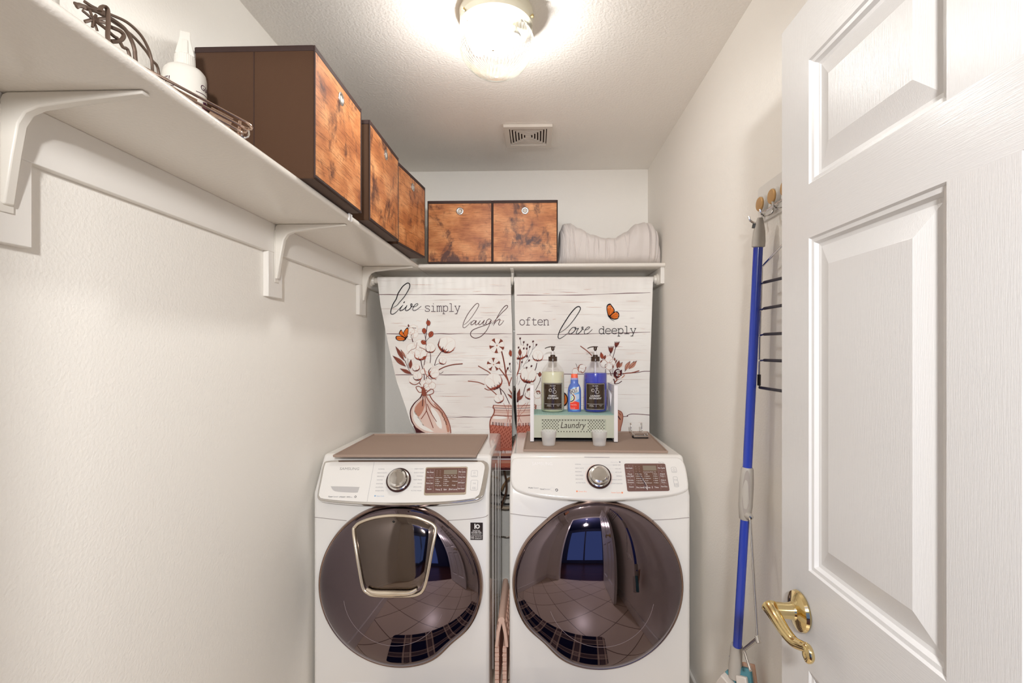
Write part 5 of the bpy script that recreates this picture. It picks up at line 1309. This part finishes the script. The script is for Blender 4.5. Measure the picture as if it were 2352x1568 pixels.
def ribbed():
    m = M('mint_liner', (172, 212, 202), .7); nt = m.node_tree; b = nt.nodes['Principled BSDF']
    tc = N(nt, 'ShaderNodeTexCoord'); w = N(nt, 'ShaderNodeTexWave'); w.inputs['Scale'].default_value = 85; w.bands_direction = 'X'
    r = ramp(nt, [(0, (150, 192, 182)), (1, (190, 226, 217))]); bp = N(nt, 'ShaderNodeBump'); bp.inputs['Strength'].default_value = .5; bp.inputs['Distance'].default_value = .002
    nt.links.new(tc.outputs['Object'], w.inputs[0]); nt.links.new(w.outputs[0], r.inputs[0]); nt.links.new(r.outputs[0], b.inputs['Base Color']); nt.links.new(w.outputs[1], bp.inputs['Height']); nt.links.new(bp.outputs[0], b.inputs['Normal'])
    return m
MB().box(XA + .001, XB - .001, CYF + .004, CYB - .004, SHZ - .001, SHZ + .0012).build('shelf_liner', ribbed(), cad, smooth=False)['label'] = 'mint ribbed shelf liner'
MB().box(XA, XB, CYB - .012, CYB - .004, ZM + .01, SHZ - .01).build('back_board', m_cw, cad, smooth=False)
MB().box(XA, XB, CYF + .03, CYB - .02, ZM + .001, ZM + .006).build('base_tray', m_black, cad, smooth=False)

m_clear = clear('clear_bottle', (.985, .98, .98), .03, .03, edge=.30)
m_brownp = M('brown_pump', (58, 38, 26), .25); m_lab = M('brown_label', (54, 36, 16), .18, coat=.6); m_labg = M('label_silver', (196, 192, 186), .35)
BZ = SHZ + .0014
def bottle(label, x, y, liquid, word, fill):
    t = thing('pump_bottle', label, 'bottle', (x, y, BZ), group='labelled pump bottles on the caddy')
    prof = [(0, .0), (.046, .0), (.052, .004), (.0545, .012), (.0545, .165), (.0535, .182), (.049, .197), (.040, .211), (.030, .223), (.023, .232), (.0195, .240)]
    MB().lathe(prof, (x, y, BZ), 48, cap=False).build('shell', m_clear, t, ang=60)
    lp = [(0, .002), (.045, .002), (.0505, .0055), (.053, .013), (.053, .163)]
    for r, z in ((.0525, .180), (.0485, .194), (.046, .200)):
        if z < fill: lp.append((r, z))
    lp += [(lp[-1][0] - .0006, fill), (0, fill)]
    MB().lathe(lp, (x, y, BZ), 48).build('liquid', liquid, t, ang=60)
    MB().tube([(x, y, BZ + fill - .01), (x, y, BZ + .238)], .0042, 10).build('dip_tube', m_cw, t)
    MB().lathe([(.019, .236), (.0205, .236), (.0205, .257), (.0195, .2585), (.012, .2585), (.012, .263), (.010, .267), (.006, .267), (.006, .2585), (0, .2585), ], (x, y, BZ), 36, mod=lambda t, z: 1 + .012 * math.cos(40 * t)).build('cap', m_brownp, t)
    MB().tube([(x, y, BZ + .262), (x, y, BZ + .285)], .0045, 12).build('pump_stem', m_cw, t)
    ph = MB().lathe([(0, .279), (.0042, .279), (.0045, .288), (.0078, .291), (.0082, .303), (.007, .306), (0, .306)], (x, y, BZ), 24)
    ph.tube(spline([(x + .012, y, BZ + .3045), (x, y, BZ + .305), (x - .012, y, BZ + .3045), (x - .026, y - .001, BZ + .302), (x - .0375, y - .002, BZ + .2965)], 4), [.0022] * 5 + [.0026 - .0006 * i / 12 for i in range(12)], 8)
    ph.build('pump_head', m_brownp, t)
    # wrap-around label
    R = .0549; a0 = math.atan2(-y, -x)
    fn = lambda a, b, l: Vector((x + (R + .0002 * l) * math.cos(a0 + a / R), y + (R + .0002 * l) * math.sin(a0 + a / R), BZ + b))
    lm = MB(); pr = Print(lm, fn, sub=.006); hw, z0, z1 = .0495, .012, .136
    pr.rect(-hw, hw, z0, z1, 0, 0)
    for w0, mi in ((.0016, 1), ): 
        for aa, bb in ((-hw + .0025, -hw + .0025 + w0), (hw - .0025 - w0, hw - .0025)): pr.rect(aa, bb, z0 + .003, z1 - .003, mi, 1)
        for aa, bb in ((z0 + .0025, z0 + .0025 + w0), (z1 - .0025 - w0, z1 - .0025)): pr.rect(-hw + .003, hw - .003, aa, bb, mi, 1)
    p2 = Print(lm, fn)
    p2.text('SOL HOME', 0, .1215, .0042, 2, 2, 'C', .026, bold=.02)
    for cx, cz, r in ((-.011, .103, .0066), (.0065, .112, .0042), (.0085, .0955, .0078)):
        p2.ring(cx, cz, r, .0013, 2, 2, n=24); p2.poly([(cx - r * .2, cz - r * .5), (cx - r * .6, cz), (cx - r * .2, cz + r * .5), (cx - r * .45, cz)], 2, 2)
    w1, w2 = word
    p2.text(w1, 0, .0735, .0078, 2, 2, 'C', .0062 * len(w1) + .003, bold=.03, shear=.18); p2.text(w2, 0, .0625, .0078, 2, 2, 'C', .0062 * len(w2) + .003, bold=.03, shear=.18)
    p2.stroke([(-.041 + .082 * i / 12, .0395) for i in range(13)], .0010, 2, 2, smooth=0)
    for k, (s, z) in enumerate((('NATURAL', .0325), ('INGREDIENTS', .0285))): p2.text(s, -.018, z, .0026, 2, 2, 'C', bold=.02)
    for k, (s, z) in enumerate((('64 FL OZ', .0325), ('1.9 L', .0285))): p2.text(s, .026, z, .0026, 2, 2, 'C', bold=.02)
    p2.rect(.0035, .0045, .027, .037, 2, 2)
    lb = lm.build('label', [m_lab, m_labg, m_wprint], t, normals=False); lb['label'] = 'dark brown label with white lettering'
    return t
bottle('pump bottle of cream fabric softener with a brown label', .078, 2.315, M('cream_softener', (232, 232, 200), .3, spec=.4), ('FABRIC', 'SOFTENER'), .187)
bottle('pump bottle of blue laundry detergent with a brown label', .279, 2.315, M('blue_detergent', (64, 72, 190), .25, spec=.4), ('LAUNDRY', 'DETERGENT'), .182)
# stain remover bottle
sx_, sy_ = .1795, 2.305
sv = thing('stain_remover_bottle', 'small blue stain remover bottle with an orange cap between the pump bottles', 'bottle', (sx_, sy_, BZ))
m_sb = M('stain_bottle_blue', (92, 122, 204), .3)
MB().lathe([(0, 0), (.029, 0), (.0315, .004), (.0315, .078), (.031, .098), (.029, .112), (.0245, .124), (.0195, .131), (.0178, .134), (.0178, .150), (0, .150)], (sx_, sy_, BZ), 40, sy=.62).build('body', m_sb, sv, ang=50)
MB().lathe([(0, .150), (.0168, .150), (.0168, .1585), (0, .1585)], (sx_, sy_, BZ), 32, sy=.75).build('neck_band', M('stain_neck', (170, 170, 214), .35), sv)
MB().lathe([(0, .1585), (.0160, .1585), (.0152, .1755), (.0140, .177), (0, .177)], (sx_, sy_, BZ), 32, sy=.75, mod=lambda t, z: 1 + .02 * math.cos(26 * t)).build('cap', M('coral_cap', (250, 112, 80), .45), sv)
lm = MB()
def sfn(a, b, l):
    k = max(-1, min(1, a / .0318)); return Vector((sx_ + a, sy_ - (.0199 * math.sqrt(max(0, 1 - k * k)) if b < .104 else .0199 * (1 - (b - .104) * 8) * math.sqrt(max(0, 1 - k * k))) - .0004 - .0002 * l, BZ + b))
p = Print(lm, sfn, sub=.005)
p.poly(spline([(-.022, .012), (.022, .012), (.023, .06), (.022, .095), (.012, .112), (0, .116), (-.012, .112), (-.022, .095), (-.023, .06)], 3, True), 0, 0)
p.poly([(-.021, .012), (.021, .012), (.0215, .044), (.004, .050), (-.0215, .046)], 1, 1)
p.poly([(-.021, .048), (.004, .052), (.0215, .062), (.021, .084), (-.0215, .078)], 6, 1)
for r, mi in ((.021, 2), (.0165, 3), (.012, 4), (.008, 5)): p.ring(-.019, .066, r, .0042, mi, 2, -95, 62, 16)
q = [(-.021, .080), (.019, .096), (.020, .118), (-.020, .103)]
p.poly([(-.0225, .0785), (.0195, .0945), (.0205, .1195), (-.0212, .104)], 4, 3)
Print(lm, sfn).text('SHOUT', -.0195, .0815, .0205, 3, 7, 'L', .0385, bold=.025, shear=.1, rot=.36)
Print(lm, sfn).text('Triple-Acting', -.019, .032, .0036, 4, 3, bold=.02); Print(lm, sfn).text('22 FL OZ', -.019, .016, .0034, 4, 3, bold=.02)
lm.build('printed_label', [M('shout_blue', (120, 176, 232), .35), M('shout_red', (246, 66, 44), .35), M('shout_peach', (252, 196, 150), .35), M('shout_navy', (24, 24, 48), .35), m_wprint, M('shout_lime', (196, 220, 120), .35), M('shout_pale', (196, 210, 240), .35)], sv, normals=False)
# measuring cups
m_cup = clear('frosted_cup', (1, 1, 1), .02, .4, white=.26, edge=.3)
def cup(label, x, y):
    t = thing('measuring_cup', label, 'cup', (x, y, ZM), group='frosted measuring cups on the dryer')
    MB().lathe([(0, .0008), (.0255, .0008), (.0268, .003), (.0338, .060), (.0352, .0612), (.0352, .0625), (.0325, .0622), (.0258, .0055), (.0248, .0042), (0, .0042)], (x, y, ZM), 40).build('wall', m_cup, t, ang=50)
    return t
cup('frosted measuring cup on the dryer below the cream softener bottle', .054, 2.122)
cup('frosted measuring cup on the dryer below the blue detergent bottle', .273, 2.122)
# chrome double hook lying on the mat
hx = thing('double_hook', 'small chrome double hook with a black base lying beside the caddy', 'hook', (.49, 2.31, ZM))
MB().prism(rrect(.452, .524, 2.292, 2.33, .008), lambda a, b, t: (a, b, t), ZM + .0002, ZM + .009).build('base', m_black, hx, bevel=.002)
MB().box(.455, .522, 2.289, 2.2925, ZM + .006, ZM + .013).box(.455, .522, 2.300, 2.304, ZM + .018, ZM + .026).box(.455, .459, 2.2925, 2.304, ZM + .009, ZM + .02).box(.518, .522, 2.2925, 2.304, ZM + .009, ZM + .02).build('plate', m_chrome, hx, bevel=.001)
for x0_, x1_ in ((.452, .447), (.502, .497)):
    MB().tube(spline([(x0_ + .008, 2.298, ZM + .012), (x0_, 2.308, ZM + .022), (x1_, 2.315, ZM + .040), (x1_, 2.317, ZM + .056), (x1_, 2.322, ZM + .066), (x1_, 2.330, ZM + .062)], 5), .0030, 10).build('prong', m_chrome, hx)

# ------------------------------------------------------------------ between and behind the machines
m_pink = M('blush_plastic', (236, 202, 184), .38)
bk = thing('folded_basket', 'blush plastic basket folded flat in the gap between washer and dryer', 'basket', (-.145, 2.1, 0))
gx = -.139
rim = MB(); 
yb0, yb1, zb = 1.945, 2.27, .326
rim.tube([(gx, yb0, zb), (gx - .002, yb0 + .03, zb + .001), (gx - .004, yb1 - .03, zb + .004), (gx - .004, yb1, zb + .002)], [.0125, .0132, .0132, .0125], 14)
rim.build('rim', m_pink, bk)
for s, nm in ((-1, 'side_wall'), (1, 'side_wall')):
    mb = MB()
    x_t, x_b = gx + s * .004, gx + s * .021
    L = []
    for z, x in ((zb - .005, x_t), (zb - .055, x_t + s * .010), (.215, x_b)):
        L.append([(x - .0065, yb0 + .004, z), (x + .0065, yb0 + .004, z), (x + .0065, yb1, z), (x - .0065, yb1, z)])
    mb.loft(L)
    for k in range(8):
        for z in (.235, .262, .288):
            y = yb0 + .05 + k * .033; xx = x_t + (x_b - x_t) * ((zb - z) / (zb - .215)) + s * .0066
            mb.box(xx - .0022, xx + .0022, y, y + .020, z, z + .016)
    mb.build('side_wall', m_pink, bk, bevel=.0025)
    hg = MB(); xh = gx + s * .0155 - .004
    for k in range(11):
        z = .205 - k * .018
        hg.box(xh - .0085, xh + .0085, yb0 + .012, yb0 + .03, z - .0165, z - (.003 if k % 2 else .0))
        if k % 2: hg.box(xh + s * -.0075 - .002, xh + s * -.0075 + .002, yb0 + .008, yb0 + .012, z - .012, z - .005)
    hg.box(xh - .0070, xh + .0070, yb0 + .02, yb1, .004, .21)
    hg.build('hinge_strip', m_pink, bk, bevel=.0018)
m_hose = M('grey_hose', (120, 106, 96), .6); m_cord = M('black_cord', (30, 26, 26), .45); m_tan = M('tan_hose', (150, 118, 84), .5); m_brown = M('brown_cord', (86, 60, 44), .5)
def zz(y_, px): p = at(px, y_, 2.66); return p
pts = spline([(-.40, 2.70, .80), (-.26, 2.69, .845), (-.15, 2.67, .90), (-.02, 2.68, .985), (.10, 2.72, 1.02)], 40)
mb = MB(); mb.tube(pts, [.0155 + .0028 * math.sin(i * 1.9) for i in range(len(pts))], 12); tag(mb.build('drain_hose', m_hose), 'grey corrugated drain hose behind the gap between the machines', 'hose')
def gp_(pts, Y): return [at(x, y, Y) for x, y in pts]
def cord(label, pts, Y, r, m, nm='power_cord', cat='cord'):
    q = gp_(pts, Y); q = [Vector((q[0].x - .26, YB - .002, q[0].z - .04)), q[0] + Vector((-.20, .03, -.02))] + q + [q[-1] + Vector((.18, .04, .02)), Vector((q[-1].x + .24, YB - .002, q[-1].z + .02))]
    tag(MB().tube(spline(q, 8), r, 8).build(nm, m), label, cat)
cord('upper black cord sagging behind the gap between the machines', [(1140, 1130), (1155, 1136), (1172, 1137)], 2.63, .0055, m_cord)
cord('lower black cord behind the gap, just above the beige supply pipe', [(1140, 1151), (1155, 1155), (1172, 1157)], 2.64, .0055, m_cord)
cord('tan water hose slanting up behind the gap between the machines', [(1142, 1128), (1158, 1112), (1175, 1096)], 2.68, .0060, m_tan, 'water_hose', 'hose')
cord('beige supply pipe crossing level behind the gap between the machines', [(1140, 1164), (1155, 1165.5), (1172, 1165)], 2.70, .0085, M('beige_pipe', (196, 178, 156), .4), 'supply_pipe', 'pipe')
cord('thin chrome pipe crossing low behind the gap between the machines', [(1140, 1231), (1155, 1231.5), (1172, 1232)], 2.74, .0042, m_chrome, 'supply_pipe', 'pipe')
q = [Vector((-.24, YB - .002, .98)), at(1158, 1050, 2.57), at(1158, 1078, 2.57), at(1163, 1105, 2.585), at(1162, 1130, 2.59), at(1155, 1150, 2.60), at(1151, 1163, 2.61)]
q.append(q[-1] + Vector((-.06, .05, -.10)))
tag(MB().tube(spline(q, 6), .0052, 8).build('power_cord', m_brown), 'brown cord hanging down from behind the left curtain into the gap', 'cord')
ob = thing('wall_outlet_cord', 'black plug cord hanging in the slit between the curtains, above the jar', 'cord', (-.11, 2.72, 1.1))
q = [Vector((-.115, YB - .002, 1.19)), at(1182, 898, 2.60), at(1182, 925, 2.59), at(1184, 950, 2.585), at(1188, 978, 2.585)]
q.append(q[-1] + Vector((.05, .03, -.08)))
MB().tube(spline(q, 6), [.003 + .0035 * math.sin(PI * i / 30) for i in range(31)], 8).build('cable', m_cord, ob)
p_ = at(1181, 898, 2.60); MB().tube([p_ + Vector((0, .0, .028)), p_ + Vector((0, 0, -.004))], .005, 8).build('plug', m_hose, ob)

# ------------------------------------------------------------------ right wall: hook rail, mop, tiered hanger
m_gold = M('satin_gold', (206, 166, 112), .35, .5); m_hookw = M('hook_white', (226, 224, 220), .35)
hr = thing('hook_rail', 'white wall hook rail with gold discs on the right wall beside the door', 'hook rail', (XR, 1.2, 1.82))
q0, q1 = atX(1738, 440, XR), atX(1787, 425, XR)
MB().prism(rrect(.86, 1.412, 1.762, 1.865, .012), lambda a, b, t: (XR - t, a, b), .0005, .007).build('backplate', m_hookw, hr, bevel=.002)
MB().tube([atX(1752, 489, .618), (.618, .95, atX(1752, 489, .618).z + .01)], .0038, 10).build('rail_bar', m_chrome, hr)
for k in range(5):
    y = 1.371 - k * .068; z = 1.809
    h = MB().lathe([(0, 0), (.024, 0), (.0245, .006), (.022, .010), (0, .010)], (XR - .007, y, z), 28, axis=(-1, 0, 0)); hk = h.build('hook', m_hookw, hr)
    MB().lathe([(0, .010), (.0190, .010), (.0195, .014), (.0175, .016), (0, .0165)], (XR - .007, y, z), 28, axis=(-1, 0, 0)).build('disc', m_gold, hk)
    MB().tube(spline([(XR - .012, y, z - .015), (XR - .014, y, z - .032), (XR - .020, y, z - .047), (XR - .034, y, z - .052), (XR - .046, y, z - .045), (XR - .050, y, z - .034)], 5), .0028, 8).build('prong', m_chrome, hk)

mp = thing('mop', 'blue handled sponge mop hanging by its grey grip from the hook rail', 'mop', (.58, 1.40, 1.7))
m_mop = M('mop_blue', (38, 62, 168), .22, coat=.3); m_grip = M('mop_grey_grip', (176, 170, 162), .55)
a0 = atX(1746, 500, .598); a1 = atX(1742, 563, .597); a2 = atX(1741, 566, .597); b1 = atX(1716.5, 1075, .581); b2 = atX(1711, 1190, .577); c1 = atX(1693, 1492, .567); 
MB().tube([a2.lerp(a1, .6), b1], .0122, 20).build('pole', m_mop, mp)
MB().tube([b2, c1], .0118, 20).build('pole', m_mop, mp)
g = MB(); dn = (a1 - a0).normalized()
g.tube([a0, a0 + dn * .010, a0 + dn * .035, a0 + dn * .062, a1 + dn * .004, a1 + dn * .006], [.007, .0095, .0150, .0172, .0168, .0125], 20, flat=.9)
g.build('hanging_grip', m_grip, mp)
g = MB(); g.tube([a0 + dn * .014 + Vector((-.012, .004, 0)), a0 + dn * .026 + Vector((-.013, .004, 0))], [.005, .006], 8); g.build('grip_slot', m_black, mp)
dn = (b2 - b1).normalized(); LL = (b2 - b1).length
g = MB(); g.tube([b1 - dn * .003, b1 + dn * .003, b1.lerp(b2, .3), b1.lerp(b2, .75), b2, b2 + dn * .003], [.0135, .0162, .0182, .0182, .0150, .0125], 20)
side = Vector((0.05, -1, 0)).normalized()
lug = b1.lerp(b2, .90)
g.tube([lug, lug + side * .022, lug + side * .034 - dn * .001], [.010, .010, .007], 10); 
g.build('middle_grip', m_grip, mp)
vw = (CAMP - b1).normalized(); vw.z = 0
g = MB(); ov = []; cc = b1.lerp(b2, .45); sdw = dn.cross(vw).normalized()
nr = (vw - dn * vw.dot(dn)).normalized()
for k in range(28):
    t = 2 * PI * k / 28; ov.append(cc + dn * (.062 * math.cos(t)) + sdw * (.0095 * math.sin(t)) + nr * (.0152 + .0034 * math.cos(math.asin(max(-1, min(1, math.sin(t)))))))
g.add(ov, [tuple(range(28))]); g.build('grip_inlay', M('mop_inlay', (158, 150, 144), .5), mp, normals=False)
scp = lug + side * .028 + nr * .009
MB().lathe([(0, 0), (.0045, 0), (.0045, .002), (0, .003)], scp, 12, axis=nr).build('screw', m_chrome, mp)
r0 = lug + side * .030 - dn * -.006
r1 = atX(1740.5, 1468, .560)
MB().tube([r0, r1], .0033, 10).build('pull_rod', m_chrome, mp)
e1 = atX(1709, 1492, .552); e2 = atX(1724, 1540, .548)
MB().tube(spline([r1, r1 + (e1 - r1) * .15, e1.lerp(r1, .1), e1, e1.lerp(e2, .15), e2], 4), .0036, 10).build('lever_wire', m_chrome, mp)
MB().tube([atX(1737, 1466, .566), atX(1708, 1490, .562)], .0030, 8).build('lever_wire', m_chrome, mp)
MB().tube([r1 + Vector((0, .004, .006)), r1 + Vector((0, -.006, -.006))], .0062, 10).build('rod_clamp', m_chrome, mp)
# mop head: socket, two hinged wings and the sponge
s0 = atX(1692, 1482, .5665); s1 = atX(1688.5, 1530, .5645)
MB().tube([s0, s0.lerp(s1, .5), s1, s1 + Vector((0, 0, -.03))], [.0165, .0168, .0178, .018], 20).build('head_socket', m_cw if False else m_grip, mp)
MB().lathe([(0, 0), (.005, 0), (.0055, .003), (0, .006)], atX(1679, 1508, .560), 12, axis=(-.8, .6, 0)).build('rivet', m_mop, mp)
m_bone = M('mop_bone', (206, 198, 190), .45); m_spg = M('sponge_teal', (84, 138, 150), .9, bump=(300, .5, .002)); m_foam = M('foam_peach', (210, 168, 142), .9, bump=(300, .5, .002))
hc = s1 + Vector((-.008, -.004, -.030))
def wing(dirv, nrm, L, W, T, nm, m, off=0.0, u0=.006, sh=(0, 0, 0)):
    d = Vector(dirv).normalized(); n_ = Vector(nrm).normalized(); n_ = (n_ - d * n_.dot(d)).normalized(); w = d.cross(n_)
    o = hc + n_ * off + Vector(sh)
    mb = MB(); mb.loft([[o + d * u + w * (sv_ * W / 2) + n_ * t_ for sv_, t_ in ((-1, 0), (1, 0), (1, T), (-1, T))] for u in (u0, L)])
    return mb.build(nm, m, mp, bevel=.003)
for dd, nn in (((-.62, .30, -.60), (-.5, -.6, .5)), ((.10, -.55, -.80), (.3, -.6, .6))):
    pass
wing((-.18, .50, -.85), (-.75, -.62, -.1), .125, .048, .022, 'wing', m_bone)
wing((.02, -.30, -.95), (-.70, -.70, .1), .130, .030, .014, 'wing', m_bone, -.006, .0, (.016, -.02, .02))
wing((.02, -.30, -.95), (-.70, -.70, .1), .132, .034, .016, 'sponge', m_spg, -.022, -.02, (.020, -.024, .02))
wing((-.18, .50, -.85), (-.75, -.62, -.1), .123, .046, .016, 'sponge', m_spg, -.016)
wing((.02, -.30, -.95), (-.70, -.70, .1), .132, .036, .010, 'foam_backing', m_foam, -.032, -.03, (.024, -.028, .02))

hg = thing('tiered_hanger', 'chrome tiered trouser hanger with black tipped arms, half hidden by the door edge', 'hanger', (.60, 1.25, 1.4))
m_tip = M('black_tip', (28, 20, 22), .35)
HX = .612
stem_px = [(1750, 612), (1749, 652), (1747, 712), (1745, 774), (1744, 832), (1743.5, 872)]
MB().tube([atX(*p, HX) for p in stem_px], .0030, 10).build('stem', m_chrome, hg)
ytop = atX(1750, 612, HX)
sh_end = atX(1800, 560, HX)
sh = MB().tube([ytop + Vector((0, .003, -.002)), sh_end, sh_end + (sh_end - ytop) * 1.0], .0030, 10); sh.build('shoulder', m_chrome, hg)
apex = sh_end + (sh_end - ytop) * 1.0
MB().tube([apex, apex + Vector((0, -.16, -.085))], .0030, 10).build('shoulder', m_chrome, hg)
MB().tube(spline([apex, apex + Vector((-.002, 0, .03)), apex + Vector((-.006, 0, .055)), Vector((XR - .028, apex.y, 1.772))], 4), .0026, 8).build('hook', m_chrome, hg)
for (x0_, y0_), (xm, ym), (x1_, y1_) in (((1749, 652), (1757, 648), (1786, 641)), ((1746.5, 712), (1757, 708), (1786, 703)), ((1745, 770), (1757, 767.5), (1786, 766)), ((1744, 828), (1757, 827), (1786, 828)), ((1743.5, 885), (1747, 890), (1786, 896))):
    A_, M_, B__ = atX(x0_, y0_, HX - .006), atX(xm, ym, HX - .008), atX(x1_, y1_, HX - .010)
    ex = B__ + (B__ - M_) * 3.2
    ar = MB().tube([A_, A_.lerp(M_, .5) , M_], .0026, 8).build('arm', m_chrome, hg)
    MB().tube([M_ - (B__ - M_) * .05, B__, ex], .0040, 10).build('rubber_sleeve', m_tip, ar)
MB().tube([atX(1743.5, 860, HX - .004), atX(1743.3, 885, HX - .006)], .0046, 10).build('stem_end', m_tip, hg)
